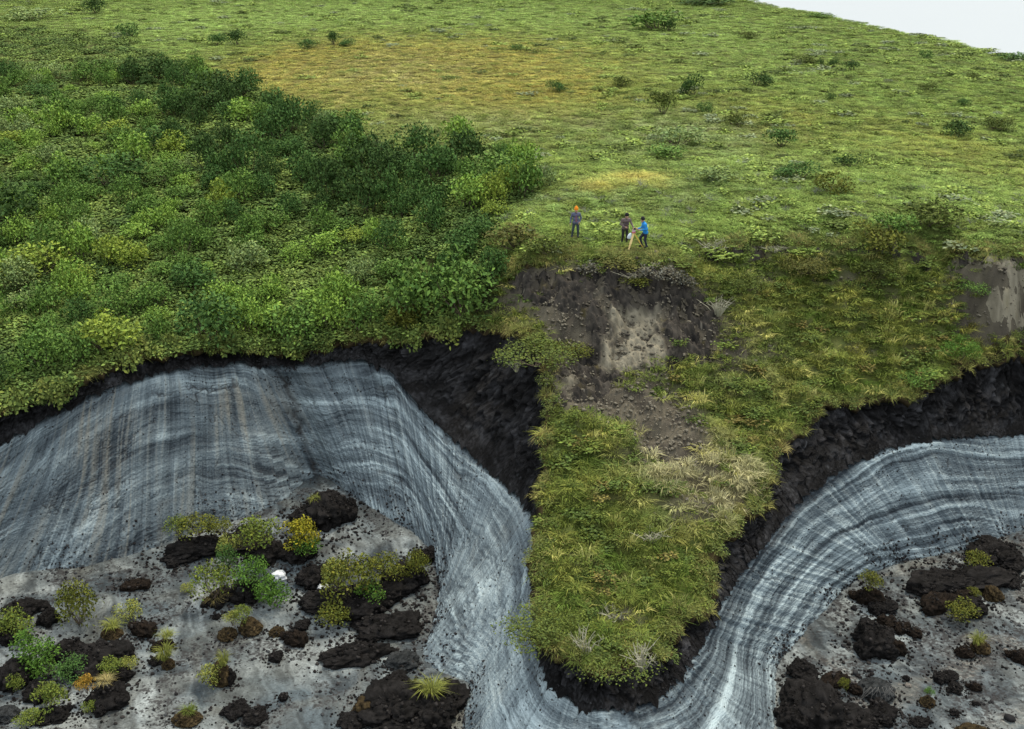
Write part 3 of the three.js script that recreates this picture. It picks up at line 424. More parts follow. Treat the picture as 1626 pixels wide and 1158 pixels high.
function tube(o, a, b, ra, rb, sides = 4) { // tapered stick into a collector
  const ax = b.clone().sub(a).normalize(), u = Math.abs(ax.y) < 0.9 ? V3(0, 1, 0).cross(ax).normalize() : V3(1, 0, 0).cross(ax).normalize(), w = ax.clone().cross(u), k = o.pos.length / 3;
  for (const [p, q] of [[a, ra], [b, rb]]) for (let i = 0; i < sides; i++) { const t = i / sides * 6.2832, v = p.clone().addScaledVector(u, q * Math.cos(t)).addScaledVector(w, q * Math.sin(t)); o.pos.push(v.x, v.y, v.z); if (o.col) o.col.push(1, 1, 1); }
  for (let i = 0; i < sides; i++) { const j = (i + 1) % sides; o.idx.push(k + i, k + j, k + sides + i, k + j, k + sides + j, k + sides + i); }
}
function stemGeo(seed, lobes) { const r = rng(seed), o = { pos: [], idx: [] }; lobes.forEach((l, i) => { if (i > 8) return; const a = V3((r() - 0.5) * 0.12, -0.08, (r() - 0.5) * 0.12), m = a.clone().lerp(l.c, 0.5).add(V3(l.c.x * 0.2, 0.03, l.c.z * 0.2)); tube(o, a, m, 0.016, 0.011); tube(o, m, l.c, 0.011, 0.004); }); return geoFrom(o.pos, o.idx); }
function tuftGeo(seed, { blades = 34, h = 1, spread = 0.5, width = 0.035, droop = 0.5, warm = 0.1, foot = 0.14 } = {}) {
  const r = rng(seed), o = { pos: [], col: [], idx: [] };
  for (let i = 0; i < blades; i++) {
    const a = r() * 6.2832, lean = spread * (0.25 + r()), L = h * (0.5 + 0.6 * r()), dx = Math.cos(a), dz = Math.sin(a), f = foot * Math.sqrt(r()), b = V3(Math.cos(a + r()) * f, -0.03, Math.sin(a + r()) * f), s = V3(-dz, 0, dx), c = leafTone(r, warm), k = o.pos.length / 3, w = width * (0.6 + 0.8 * r());
    const m = b.clone().add(V3(dx * lean * L * 0.4, L * 0.62, dz * lean * L * 0.4)), e = b.clone().add(V3(dx * lean * L * (0.9 + droop * 0.4), L * (0.98 - droop * lean * 0.7), dz * lean * L * (0.9 + droop * 0.4)));
    for (const [p, q] of [[b, w], [m, w * 0.8]]) for (const g of [-1, 1]) { const v = p.clone().addScaledVector(s, g * q); o.pos.push(v.x, v.y, v.z); o.col.push(...c); }
    o.pos.push(e.x, e.y, e.z); o.col.push(c[0], c[1], c[2]); o.idx.push(k, k + 1, k + 2, k + 1, k + 3, k + 2, k + 2, k + 3, k + 4);
  }
  return geoFrom(o.pos, o.idx, o.col);
}
function twigGeo(seed, n = 26) { const r = rng(seed), o = { pos: [], idx: [], col: [] }; for (let i = 0; i < n; i++) { const a = r() * 6.2832, t = 0.25 + 0.9 * r(), b = V3(0.1 * Math.cos(a), -0.05, 0.1 * Math.sin(a)), m = V3(Math.cos(a) * t * 0.35, 0.35 + 0.3 * r(), Math.sin(a) * t * 0.35), e = V3(Math.cos(a + 0.3) * t * 0.75, 0.55 + 0.5 * r(), Math.sin(a + 0.3) * t * 0.75); tube(o, b, m, 0.022, 0.015, 3); tube(o, m, e, 0.015, 0.005, 3); for (let k = 0; k < 2; k++) { const f = m.clone().lerp(e, 0.2 + 0.5 * r()); tube(o, f, f.clone().add(rv(r).multiplyScalar(0.22)).add(V3(0, 0.1, 0)), 0.009, 0.004, 3); } } return geoFrom(o.pos, o.idx, o.col); }

const leafMat = (r, g, b) => matt({ color: new THREE.Color().setRGB(r * 1.38, g * 1.4, b * 1.12), vertexColors: true, roughness: 0.8, side: THREE.DoubleSide });
const M = {
  willowDark: leafMat(0.045, 0.095, 0.030), willowDeep: leafMat(0.034, 0.068, 0.022), willowMid: leafMat(0.075, 0.14, 0.036), willowLight: leafMat(0.135, 0.225, 0.05), willowYellow: leafMat(0.145, 0.20, 0.04), willowGrey: leafMat(0.135, 0.19, 0.085), olive: leafMat(0.072, 0.084, 0.018), dwarf: leafMat(0.062, 0.085, 0.024), heath: leafMat(0.07, 0.075, 0.025),
  bright: leafMat(0.052, 0.11, 0.022), limy: leafMat(0.082, 0.112, 0.026), yellow: leafMat(0.15, 0.145, 0.016), orange: leafMat(0.22, 0.14, 0.03), lichen: leafMat(0.085, 0.086, 0.085), white: leafMat(0.94, 0.93, 1.15), grass: leafMat(0.15, 0.17, 0.05), straw: leafMat(0.22, 0.19, 0.10), moss: leafMat(0.068, 0.078, 0.018),
  bark: new THREE.MeshStandardMaterial({ color: new THREE.Color().setRGB(0.09, 0.07, 0.05), roughness: 0.9 }), dead: leafMat(0.27, 0.27, 0.26, 0.9), peatGrain: null,
};
const BUSH = [0, 1, 2, 3, 4, 5].map(i => { const b = bushGeo(100 + i, { lobes: 16 + i * 2, leaves: 1150, wide: 0.58 + 0.06 * (i % 3), leaf: 0.078 }); return { foliage: b.foliage, stem: stemGeo(200 + i, b.lobes) }; });
const SHRUB = [0, 1, 2, 3].map(i => { const b = bushGeo(140 + i, { lobes: 14, leaves: 800, wide: 0.7, leaf: 0.09, upright: 0.6 }); return { foliage: b.foliage, stem: stemGeo(240 + i, b.lobes) }; });
const SPARSE = [0, 1, 2].map(i => { const b = bushGeo(170 + i, { lobes: 16, leaves: 1100, wide: 0.6, leaf: 0.07, warm: 0.4, upright: 0.8 }); return { foliage: b.foliage, stem: stemGeo(270 + i, b.lobes) }; });
const FINE = [0, 1, 2].map(i => { const b = bushGeo(190 + i, { lobes: 26, leaves: 2300, wide: 0.72, leaf: 0.045, upright: 0.7, warm: 0.35 }); return { foliage: b.foliage, stem: stemGeo(290 + i, b.lobes) }; });
const TUFT = [0, 1, 2].map(i => tuftGeo(300 + i, { blades: 190, spread: 0.6, droop: 1.0, width: 0.012, foot: 0.3 })), TWIG = [0, 1, 2].map(i => twigGeo(320 + i));
function bush(name, set, mat, p, w, h, turn, label, category, group, tilt = 0) { // w, h in metres
  const g = base(name, p, turn), v = set[Math.floor(Math.abs(p.x * 7.3 + p.z * 3.1)) % set.length], k = new THREE.Group();
  const f = part('foliage', v.foliage, mat, g), s = part('stem', v.stem, M.bark, g); for (const m of [f, s]) { m.scale.set(w / 1.25, h, w / 1.25); m.rotation.z = tilt; } return tag(g, label, category, group);
}
function tuft(p, w, h, mat, label, group, i = 0, name = 'grass_tuft') { const m = new THREE.Mesh(TUFT[i % 3], mat); m.name = numbered(name); m.position.copy(p); m.scale.set(w / 1.3, h, w / 1.3); m.rotation.y = i * 1.7; scene.add(finish(m)); return tag(m, label, 'grass', group); }

// ---------------------------------------------------------------- ground cover: uncountable low plants
const planPoly = (list) => list.map(([px, py]) => { const p = onGround(px, py); return [p.x, -p.z]; });
const DARK = [[150, 70], [240, 75], [330, 130], [430, 165], [520, 215], [640, 238], [800, 245], [830, 285], [760, 310], [700, 350], [600, 370], [470, 360], [380, 340], [310, 290], [260, 220], [190, 150]].map(([px, py]) => { const p = onGroundLoose(px, py); return [p.x, -p.z]; });
const STAND = onGround(1006, 392), STAND1 = onGround(914, 378); // trodden ground where the people stand
const stuffSets = {}, vary = (c, k) => c.map(v => v * k);
function scatter(key, p, sx, sy, turn, c, tilt) { (stuffSets[key] ||= []).push({ p, sx, sy, turn, c, tilt }); }
const cover = {
  leafy: bushGeo(400, { lobes: 9, leaves: 150, wide: 0.6, leaf: 0.125, upright: 0.2 }).foliage, leafy2: bushGeo(401, { lobes: 8, leaves: 140, wide: 0.62, leaf: 0.135, upright: 0.3 }).foliage,
  under: bushGeo(402, { lobes: 9, leaves: 110, wide: 0.6, leaf: 0.18 }).foliage, under2: bushGeo(403, { lobes: 9, leaves: 100, wide: 0.66, leaf: 0.2 }).foliage,
  grass: tuftGeo(410, { blades: 64, spread: 0.75, droop: 0.9, width: 0.015, foot: 0.42 }), grass2: tuftGeo(411, { blades: 56, spread: 0.45, droop: 0.5, width: 0.014, foot: 0.45 }),
  twig: twigGeo(420, 12),
};
{
  const r = rng(9);
  for (let d = 37; d < 460; ) {
    const step = d < 66 ? 0.29 : d < 80 ? 0.34 : d < 130 ? 0.5 : d < 260 ? 0.78 : 1.7, half = 0.47 * d + 7;
    for (let x = -half; x < half; x += step) {
      const X = x + (r() - 0.5) * step * 1.4, D = d + (r() - 0.5) * step * 1.4;
      if (D < 82 && !onTundra(X, D)) continue; if (D > 100 && shoreSide(X, D) > 1.5) continue;
      const z = zoneAt(X, D), hgt = tundraH(X, D), p = V3(X, hgt - 0.02, -D), thick = inThicket(X, D), slope = !thick && D < 66 && hgt < -0.5, c = coverColour(X, D, z), k = 0.72 + 0.6 * r(), cc = [c[0] * k, c[1] * k * (0.95 + 0.1 * r()), c[2] * k], t = r() * 6.28, near = D < 80;
      if (Math.hypot(X - STAND.x, D + STAND.z) < 1.5 || Math.hypot(X - STAND1.x, D + STAND1.z) < 0.6) { if (r() < 0.75) scatter('leafy', p, 0.4, 0.07 + 0.06 * r(), t, cc); continue; }
      if (slope && D < 64 && lipDistance(X, D) < 0.22) continue;
      if (z.bare > 0.32 && r() < clamp(z.bare * 1.05)) continue;
      if (thick) { if (r() < 0.62) continue; const dk = 1, u = fbm(X * 0.2 + 7, D * 0.2, 3), q = mix3([0.05, 0.088, 0.023], [0.12, 0.175, 0.042], clamp(0.45 + 1.4 * u)); scatter(r() < 0.5 ? 'under' : 'under2', p, (0.8 + 0.6 * r()) * (near ? 1 : 1.3), 0.3 + 0.5 * r(), t, vary(q, 1.15 * (0.75 + 0.5 * r()))); continue; }
      if (slope) {
        const gm = clamp(0.5 + fbm(X * 0.5, D * 0.5, 3)), gp = fbm(X * 0.6 + 50, D * 0.6, 3), gr = r() + (gp > 0.18 ? 0.45 : gp < -0.12 ? -0.15 : 0); if (gp > 0.12 && r() < 0.25) continue; if (gp > 0.08 && r() < 0.2) scatter(r() < 0.5 ? 'under' : 'under2', p, 0.6 + 0.6 * r(), 0.25 + 0.3 * r(), t, vary(r() < 0.6 ? [0.055, 0.085, 0.02] : r() < 0.5 ? [0.11, 0.10, 0.03] : [0.10, 0.145, 0.03], 0.8 + 0.5 * r())); if (r() < 0.025) scatter('grass2', p, 0.9, 0.5 + 0.3 * r(), t, vary([0.30, 0.31, 0.11], 0.8 + 0.5 * r()));
        if (gr < 0.6 + z.dry * 0.3) { let q = mix3([0.065, 0.11, 0.018], [0.24, 0.255, 0.06], clamp(gm * 1.5 - 0.45 + 0.45 * (r() - 0.5))); q = mix3(q, [0.33, 0.325, 0.18], clamp(z.dry * 1.1)); if (r() < 0.05) q = [0.40, 0.40, 0.13]; scatter(r() < 0.5 ? 'grass' : 'grass2', p, 0.5 + 0.4 * r(), (0.26 + 0.46 * r() * r()) * (1 + 0.4 * z.dry), t, vary(q, 0.7 + 0.6 * r())); }
        else if (gr < 1.25) { const q = mix3([0.045, 0.07, 0.015], [0.115, 0.15, 0.03], r()); scatter(r() < 0.5 ? 'leafy' : 'leafy2', p, 0.45 + 0.4 * r(), (0.22 + 0.28 * r()), t, q); }
        continue;
      }
      if (r() < 0.1) continue;
      const big = d < 80 ? 1 : d < 130 ? 1.25 : d < 260 ? 1.7 : 3.2, tuss = clamp(0.5 + fbm(X * 0.6 + 8, D * 0.45, 2) * 1.2);
      if (z.straw > 0.35 || r() < 0.16) scatter('grass', p, 0.7 * big, 0.18 + 0.14 * r(), t, cc.map(v => v * 1.2));
      else scatter(r() < 0.5 ? 'leafy' : 'leafy2', p, (0.42 + 0.35 * r()) * big, (0.12 + 0.30 * tuss * r()) * (1 + 0.12 * big), t, cc);
      if (near && r() < 0.02 + z.grey * 0.1) scatter('twig', p, 0.6, 0.3 + 0.2 * r(), t, [0.17, 0.18, 0.165]);
    }
    d += step;
  }
  for (let i = 0; i < 5200; i++) { // low willow and birch mounds of the open tundra
    const D = 63 + 190 * Math.pow(r(), 1.35), X = (r() * 2 - 1) * (0.47 * D + 6); if (D < 70 && (!onTundra(X, D) || tundraH(X, D) < -0.6)) continue; if (inThicket(X, D)) continue; if (D > 100 && shoreSide(X, D) > 0.5) continue;
    const z = zoneAt(X, D), f = clamp(0.42 + 1.4 * fbm(X * 0.09 + 31, D * 0.06, 3)) * (1 - 0.75 * z.ochre) * (1 - z.straw); if (r() > f || z.bare > 0.3 || Math.hypot(X - STAND.x, D + STAND.z) < 2.2 || Math.hypot(X - STAND1.x, D + STAND1.z) < 1.2) continue;
    const u = r(), g = clamp(0.35 + noise(X * 0.07 + 9, D * 0.05) + z.grey * 0.5), c = u < 0.45 * g ? [0.15, 0.19, 0.105] : u < 0.72 ? [0.17, 0.24, 0.055] : u < 0.9 ? [0.075, 0.11, 0.025] : [0.045, 0.07, 0.018], s = (0.7 + 0.9 * r()) * (D > 130 ? 1.35 : 1);
    scatter(r() < 0.5 ? 'under' : 'under2', V3(X, tundraH(X, D) - 0.05, -D), s, (0.28 + 0.3 * r()) * (0.7 + 0.3 * s), r() * 6.28, vary(c, 0.8 + 0.4 * r()));
  }
  // turf fringe hanging over the torn edge
  const fringe = [...LIP.slice(2, -2), ...BROW, ...BROW_R];
  for (const L of fringe) for (let k = 0; k < 3; k++) {
    if (Math.abs(L.p.x) > -L.p.z * 0.47 + 6) continue; const a = -0.5 + 0.5 * r(), p = L.p.clone().addScaledVector(L.out, a).add(V3((r() - .5) * .2, 0, (r() - .5) * .2)); p.y = tundraH(p.x, -p.z) - 0.03 - (a > 0 ? 0.12 : 0);
    const thick = inPoly(THICKET, p.x - L.out.x, -p.z + L.out.z), q = mix3([0.10, 0.14, 0.03], [0.30, 0.27, 0.10], clamp(0.3 + noise(L.s * 0.8, 4) + 0.5 * (r() - .5)));
    if (thick && r() < 0.2 * clamp(0.5 + 2 * noise(L.s * 0.6, 77))) { const w = 0.5 + 1.0 * r(), pp = p.clone().addScaledVector(L.out, 0.25 * r()); scatter(r() < 0.5 ? 'under' : 'under2', pp, w, 0.6 + 0.6 * r(), r() * 6.28, vary(mix3([0.05, 0.09, 0.022], [0.13, 0.165, 0.04], r()), 0.75 + 0.5 * r()), { ax: V3(-L.out.z, 0, L.out.x), a: -0.5 - 0.8 * r() }); }
    if (r() < 0.75) scatter(r() < 0.5 ? 'grass' : 'grass2', p, 0.4 + 0.25 * r(), 0.22 + 0.22 * r(), r() * 6.28, vary(q, 0.75 + 0.5 * r()), { ax: V3(-L.out.z, 0, L.out.x), a: -(0.1 + 0.9 * r()) }); else scatter(thick ? 'under' : 'leafy', p, 0.5 + 0.4 * r(), 0.3 + 0.2 * r(), r() * 6.28, mix3([0.06, 0.09, 0.025], [0.12, 0.14, 0.04], r()), { ax: V3(-L.out.z, 0, L.out.x), a: -0.4 });
  }
  const info = { leafy: ['dwarf_shrub_cover', 'low green dwarf shrubs carpeting the tundra plateau'], leafy2: ['heath_cover', 'low leafy heath plants mixed over the tundra plateau'], under: ['willow_undergrowth', 'leafy low willow undergrowth below the bushes of the left thicket'], under2: ['willow_undergrowth', 'dense low willow shoots filling the gaps of the left thicket'], grass: ['slope_grass', 'drooping green and straw grass on the slumped tongue'], grass2: ['slope_grass', 'upright green grass on the slope and torn turf edge'], twig: ['grey_twig_cover', 'pale grey bare twigs scattered among the tundra plants'] };
  const m4 = new THREE.Matrix4(), q = new THREE.Quaternion(), q2 = new THREE.Quaternion(), sc = V3(), col = new THREE.Color();
  for (const key in stuffSets) {
    const list = stuffSets[key], im = new THREE.InstancedMesh(cover[key], M.white, list.length); im.name = numbered(info[key][0]); tag(im, info[key][1], 'ground cover', null, 'stuff');
    list.forEach((e, i) => { q.setFromAxisAngle(V3(0, 1, 0), e.turn); if (e.tilt) q.premultiply(q2.setFromAxisAngle(e.tilt.ax, e.tilt.a)); m4.compose(e.p, q, sc.set(e.sx, e.sy, e.sx)); im.setMatrixAt(i, m4); im.setColorAt(i, col.setRGB(...e.c)); });
    im.castShadow = im.receiveShadow = true; scene.add(im); console.log(key, list.length);
  }
}

// ---------------------------------------------------------------- willow bushes of the left thicket, each a thing
{
  const r = rng(31), put = [];
  const hero = [ // px, py of the foot, width px, height px, material, label
    [345, 552, 110, 92, 'willowDark', 'large round dark willow bush at the cliff edge above the banded ice'],
    [465, 556, 80, 78, 'willowMid', 'round green willow bush at the cliff edge right of the largest dark one'],
    [305, 462, 80, 62, 'willowDark', 'dark bluish willow bush behind the large bush at the cliff edge'],
    [735, 520, 110, 118, 'willowMid', 'tall feathery willow at the thicket corner beside the bare scarp'],
    [660, 505, 110, 110, 'willowMid', 'broad willow left of the tall feathery one at the thicket corner'],
    [580, 540, 70, 80, 'willowMid', 'upright willow on the cliff edge above the ice fan'],
    [620, 575, 70, 55, 'olive', 'ragged olive willow hanging over the cliff edge above the ice fan'],
    [60, 440, 100, 60, 'willowYellow', 'yellow green willow bush at the left frame edge above the cliff'],
    [170, 560, 110, 80, 'willowYellow', 'yellow green willow draping over the cliff edge on the left'],
    [250, 130, 60, 44, 'willowDeep', 'dark willow clump where the thicket thins towards the ochre tundra'],
    [345, 165, 80, 55, 'willowDeep', 'dark round willow on the upper right rim of the thicket'],
    [390, 195, 60, 46, 'willowLight', 'pale yellow green willow bush amid the dark belt of the thicket'],
    [790, 300, 90, 60, 'willowMid', 'green willow at the right end of the dark thicket belt'],
    [185, 300, 100, 60, 'willowDark', 'dark willow mound left of the dark belt of the thicket'],
    [20, 370, 110, 90, 'willowDeep', 'very dark willow at the left frame edge'],
  ];
  for (const [px, py, w, h, m, label] of hero) { const p = onGroundLoose(px, py), k = pxPerM(p); if (-p.z < 66 && lipSdf(p.x, -p.z) < 0.5) { const q = LIP.reduce((a, b) => a.p.distanceToSquared(p) < b.p.distanceToSquared(p) ? a : b); p.copy(q.p).addScaledVector(q.out, -0.6); p.y = tundraH(p.x, -p.z); } p.y -= 0.05; put.push([p.x, -p.z, w / k / 2]); bush('willow_bush', BUSH, M[m], p, w / k, h / k / 0.95, r() * 6, label, 'bush', 'willows of the thicket'); }
  const cand = []; for (let i = 0; i < 26000; i++) { const d = 54 + Math.pow(r(), 1.15) * 85, x = (r() * 2 - 1) * (0.47 * d + 2); cand.push([x, d, r(), r(), r()]); }
  const kinds = { willowDeep: 'very dark green willow bush among the dense left thicket', willowDark: 'dark green willow bush among the dense left thicket', willowMid: 'mid green willow bush among the dense left thicket', willowLight: 'pale green willow bush among the dense left thicket', willowYellow: 'yellow green willow bush among the dense left thicket', willowGrey: 'grey green willow bush among the dense left thicket' };
  let n = 0; const edgeAz = (x, d) => x / d;
  const placeName = (x, d, dark, c) => { const az = edgeAz(x, d), lip = d < 72 && lipDistance(x, d) < 3.2, side = az < -0.33 ? 'near the left frame edge' : az < -0.2 ? 'in the left third' : az < -0.08 ? 'mid thicket' : 'near its right end'; return lip ? ' along the cliff edge ' + side : dark ? ' in the dark belt ' + side : d > 100 ? ' at the thicket back ' + side : d > 80 ? ' behind the front rows ' + side : ' in the front rows ' + side; };
  for (const [x, d, a, b, c] of cand) {
    if (n >= 283) break; if (!inThicket(x, d) || (d < 68 && (!onTundra(x, d) || lipDistance(x, d) < 0.7))) continue;
    const big = 0.75 + 0.75 * a, w = (d > 85 ? 1.15 : 1) * (1.5 + 1.5 * a); if (put.some(q => Math.hypot(q[0] - x, q[1] - d) < (q[2] + w / 2) * 0.55)) continue;
    put.push([x, d, w / 2]); n++;
    const dark = inPoly(DARK, x, d), u = fbm(x * 0.13 + 40, d * 0.13, 3) * 1.5 + (b - 0.5) * 0.9, m = dark ? (u > 0.45 ? 'willowMid' : u > -0.1 ? 'willowDark' : 'willowDeep') : u > 0.5 ? 'willowYellow' : u > 0.12 ? 'willowLight' : u > 0.02 ? 'willowGrey' : u > -0.38 ? 'willowMid' : u > -0.8 ? 'willowDark' : 'willowDeep';
    bush('willow_bush', BUSH, M[m], V3(x, tundraH(x, d) - 0.05, -d), w, (dark ? 2.5 : 2.1) * (0.6 + 0.85 * c) * big * 0.95, c * 6, (h => (a > 0.72 ? 'broad ' : a < 0.25 ? 'small ' : '') + (c > 0.75 ? 'tall ' : c < 0.22 ? 'low ' : '') + kinds[m].split(' among')[0] + h)(placeName(x, d, dark, c)), 'bush', kinds[m].split(' among')[0] + 'es');
  }
  console.log('willows', n);
}
// ---------------------------------------------------------------- single shrubs out on the tundra
for (const [px, py, w, h, m, label] of [
  [985, 138, 30, 17, 'dwarf', 'small dark round shrub left of the pair of upright shrubs on the open tundra'],
  [1100, 153, 32, 34, 'willowDeep', 'tall dark shrub, upper one of the upright pair behind the people'],
  [1052, 180, 38, 36, 'dwarf', 'tall olive shrub, lower one of the upright pair behind the people'],
  [1120, 178, 22, 17, 'willowDark', 'small shrub just right of the upright pair behind the people'],
  [1203, 137, 38, 22, 'willowDeep', 'very dark dome shaped shrub alone on the mid tundra'],
  [1275, 102, 36, 14, 'dwarf', 'low wide shrub, leftmost of the row of four on the far tundra'],
  [1303, 107, 12, 14, 'willowDeep', 'narrow shrub, second of the row of four on the far tundra'],
  [1325, 106, 18, 14, 'willowDeep', 'third shrub of the row of four on the far tundra'],
  [1350, 112, 26, 16, 'willowDeep', 'rightmost shrub of the row of four on the far tundra'],
  [1522, 218, 42, 27, 'willowDeep', 'dark round shrub on the right tundra, left of its paler neighbour'],
  [1582, 207, 40, 22, 'dwarf', 'olive shrub near the right frame edge beside the dark round one'],
  [1350, 267, 42, 22, 'willowDeep', 'dark ragged shrub on the tundra above the right slope'],
  [1318, 306, 52, 34, 'olive', 'large feathery olive shrub above the right slope'],
  [1240, 233, 46, 30, 'willowDark', 'grey green shrub mound with a dark right half in mid tundra'],
  [880, 146, 26, 18, 'willowDark', 'small dark shrub at the right rim of the ochre patch'],
  [820, 81, 18, 12, 'willowDark', 'tiny dark shrub beyond the ochre patch'],
  [1318, 158, 16, 12, 'willowDeep', 'tiny dark shrub below the row of four'],
  [1475, 145, 24, 15, 'dwarf', 'small shrub on the far right tundra, left of two others'],
  [1530, 168, 18, 12, 'willowDark', 'tiny shrub on the right tundra above the dark round one'],
  [1545, 127, 22, 12, 'dwarf', 'low shrub on the far right tundra near the shore'],
  [1470, 93, 18, 14, 'willowDark', 'lone dark shrub near the shore crest'],
  [1045, 48, 70, 30, 'willowMid', 'large green shrub patch on the far tundra under the top edge'],
  [1062, 50, 26, 20, 'willowDeep', 'dark bush at the right end of the far shrub patch'],
  [1190, 62, 30, 12, 'dwarf', 'low shrub between the far patch and the shore'],
  [530, 72, 20, 22, 'willowDeep', 'upright dark shrub at the back rim of the ochre patch'],
  [553, 74, 24, 12, 'willowDark', 'low dark shrub beside the upright one at the ochre patch'],
  [377, 72, 30, 24, 'willowDeep', 'dark shrub on the far tundra left of the ochre patch'],
  [490, 78, 28, 16, 'willowDark', 'dark shrub left of the upright one behind the ochre patch'],
  [345, 72, 30, 18, 'willowDark', 'green shrub leftmost behind the ochre patch'],
  [1170, 202, 36, 22, 'dwarf', 'olive shrub in mid tundra right of the upright pair'],
  [1270, 284, 60, 26, 'willowDark', 'broad green shrub behind the tundra brow on the right'],
  [862, 296, 34, 36, 'willowGrey', 'silvery grey willow beside the right end of the thicket'],
  [1130, 290, 60, 26, 'willowGrey', 'grey green willow mound behind the man in blue'],
  [1080, 232, 70, 34, 'willowGrey', 'pale grey willow mound in mid tundra'],
  [1060, 252, 60, 22, 'willowMid', 'low green willow in front of the pale grey mound'],
  [150, 22, 36, 26, 'willowDeep', 'dark tall shrub near the top left corner'],
  [205, 58, 30, 22, 'willowDark', 'dark shrub above the upper end of the thicket'],
  [60, 30, 70, 18, 'willowGrey', 'grey green low willow in the top left corner'],
  [1540, 75, 60, 16, 'willowMid', 'green bush on the shore crest by the water'],
  [1610, 96, 50, 12, 'willowDark', 'dark low bush on the shore crest at the right frame edge'],
  [1300, 28, 40, 8, 'willowMid', 'low bush on the shore crest near the top of the water'],
  [1120, 6, 90, 14, 'willowDeep', 'dark band of bushes where the shore meets the top edge'],
  [1470, 360, 90, 44, 'dwarf', 'dark low birch at the brow of the right slope'],
  [1420, 372, 60, 34, 'willowMid', 'green low birch at the brow left of the darker one'],
  [1390, 395, 70, 40, 'olive', 'olive birch shrub spilling over the right brow'],
  [820, 395, 80, 40, 'heath', 'brown olive heath hummock left of the standing person'],
  [935, 436, 50, 22, 'lichen', 'grey lichen hummock on the left of the scarp brow'], [990, 428, 56, 18, 'heath', 'brown heath cushion on the scarp brow below the tripod'], [1040, 436, 50, 20, 'lichen', 'grey lichen hummock on the scarp brow below the man in blue'], [1078, 456, 44, 26, 'lichen', 'large grey lichen hummock at the right end of the scarp brow'], [1010, 452, 50, 16, 'olive', 'olive moss cushion on the upper scarp'],
  [875, 405, 60, 30, 'dwarf', 'dark heath hummock below the person in the orange hat'],
]) { const p = onGroundLoose(px, py), k = pxPerM(p); p.y -= 0.05; bush('tundra_shrub', SHRUB, M[m], p, w / k * 1.1, h / k * 1.25, px * 0.7, label, 'shrub', 'single shrubs on the tundra'); }
// plants of the scarp, the slope and the tongue
for (const [px, py, w, h, m, label, set] of [
  [850, 575, 120, 62, 'dwarf', 'green shrub cushion on the ledge above the black soil bank', FINE],
  [905, 560, 70, 40, 'olive', 'olive moss and shrub patch on the ledge beside the green cushion', FINE],
  [858, 1012, 120, 74, 'dwarf', 'dark green shrub jutting left from the tip of the tongue', FINE],
  [885, 1000, 70, 46, 'dwarf', 'dark shrub on the tongue just right of the jutting one', FINE],
  [972, 1062, 120, 66, 'dwarf', 'dark olive shrub hanging over the very tip of the tongue', FINE],
  [1180, 460, 70, 50, 'dwarf', 'dark green shrub at the left of the right slope', FINE],
  [1280, 430, 80, 46, 'heath', 'dark heath shrub below the brow of the right slope', FINE],
  [1400, 430, 80, 40, 'dwarf', 'dark shrub in the middle under the right brow', FINE],
  [1520, 570, 60, 70, 'bright', 'leafy bright green shrub in the gully beside the pale bare bank', FINE],
  [1450, 612, 60, 56, 'willowMid', 'green shrub hanging over the edge at the step of the black bank', FINE],
  [1540, 465, 60, 40, 'willowMid', 'green shrub left of the pale bare bank', FINE],
  [1240, 590, 60, 30, 'olive', 'olive shrub in the middle of the right slope', FINE],
]) { const p = onGroundLoose(px, py), k = pxPerM(p); p.y -= 0.1; bush('slope_shrub', set, M[m], p, w / k, h / k * 0.7, px * 0.3, label, 'shrub', 'shrubs on the slumped slope'); }
for (const [px, py, w, h, label, i] of [
  [1020, 1062, 70, 50, 'bleached grey dead shrub at the tip of the tongue', 0], [1140, 500, 60, 34, 'grey dead shrub on the left part of the right slope', 1], [975, 985, 50, 26, 'grey dead branches lying in the grass of the tongue', 2], [1035, 860, 60, 24, 'grey dead twigs below the straw grass of the tongue', 0], [1130, 400, 60, 24, 'grey twigs along the brow right of the man in blue', 1], [865, 282, 26, 26, 'bleached twigs in the silvery willow beside the thicket', 2], [820, 590, 26, 22, 'small grey root mass hanging from the shrub cushion ledge', 1], [1010, 445, 70, 22, 'grey twig mat on the bare scarp below the people', 0], [1230, 400, 50, 16, 'grey twig bundle on the right brow', 2], [930, 1040, 60, 50, 'pale green grey grass shrub left of the dead shrub at the tip', 1],
]) { const p = onGroundLoose(px, py), k = pxPerM(p), m = new THREE.Mesh(TWIG[i], M.dead); m.name = numbered('dead_shrub'); m.position.copy(p); m.scale.set(w / k / 1.4, h / k * 0.8, w / k / 1.4); m.rotation.y = px; scene.add(finish(m)); tag(m, label, 'dead shrub', 'bleached dead shrubs'); }
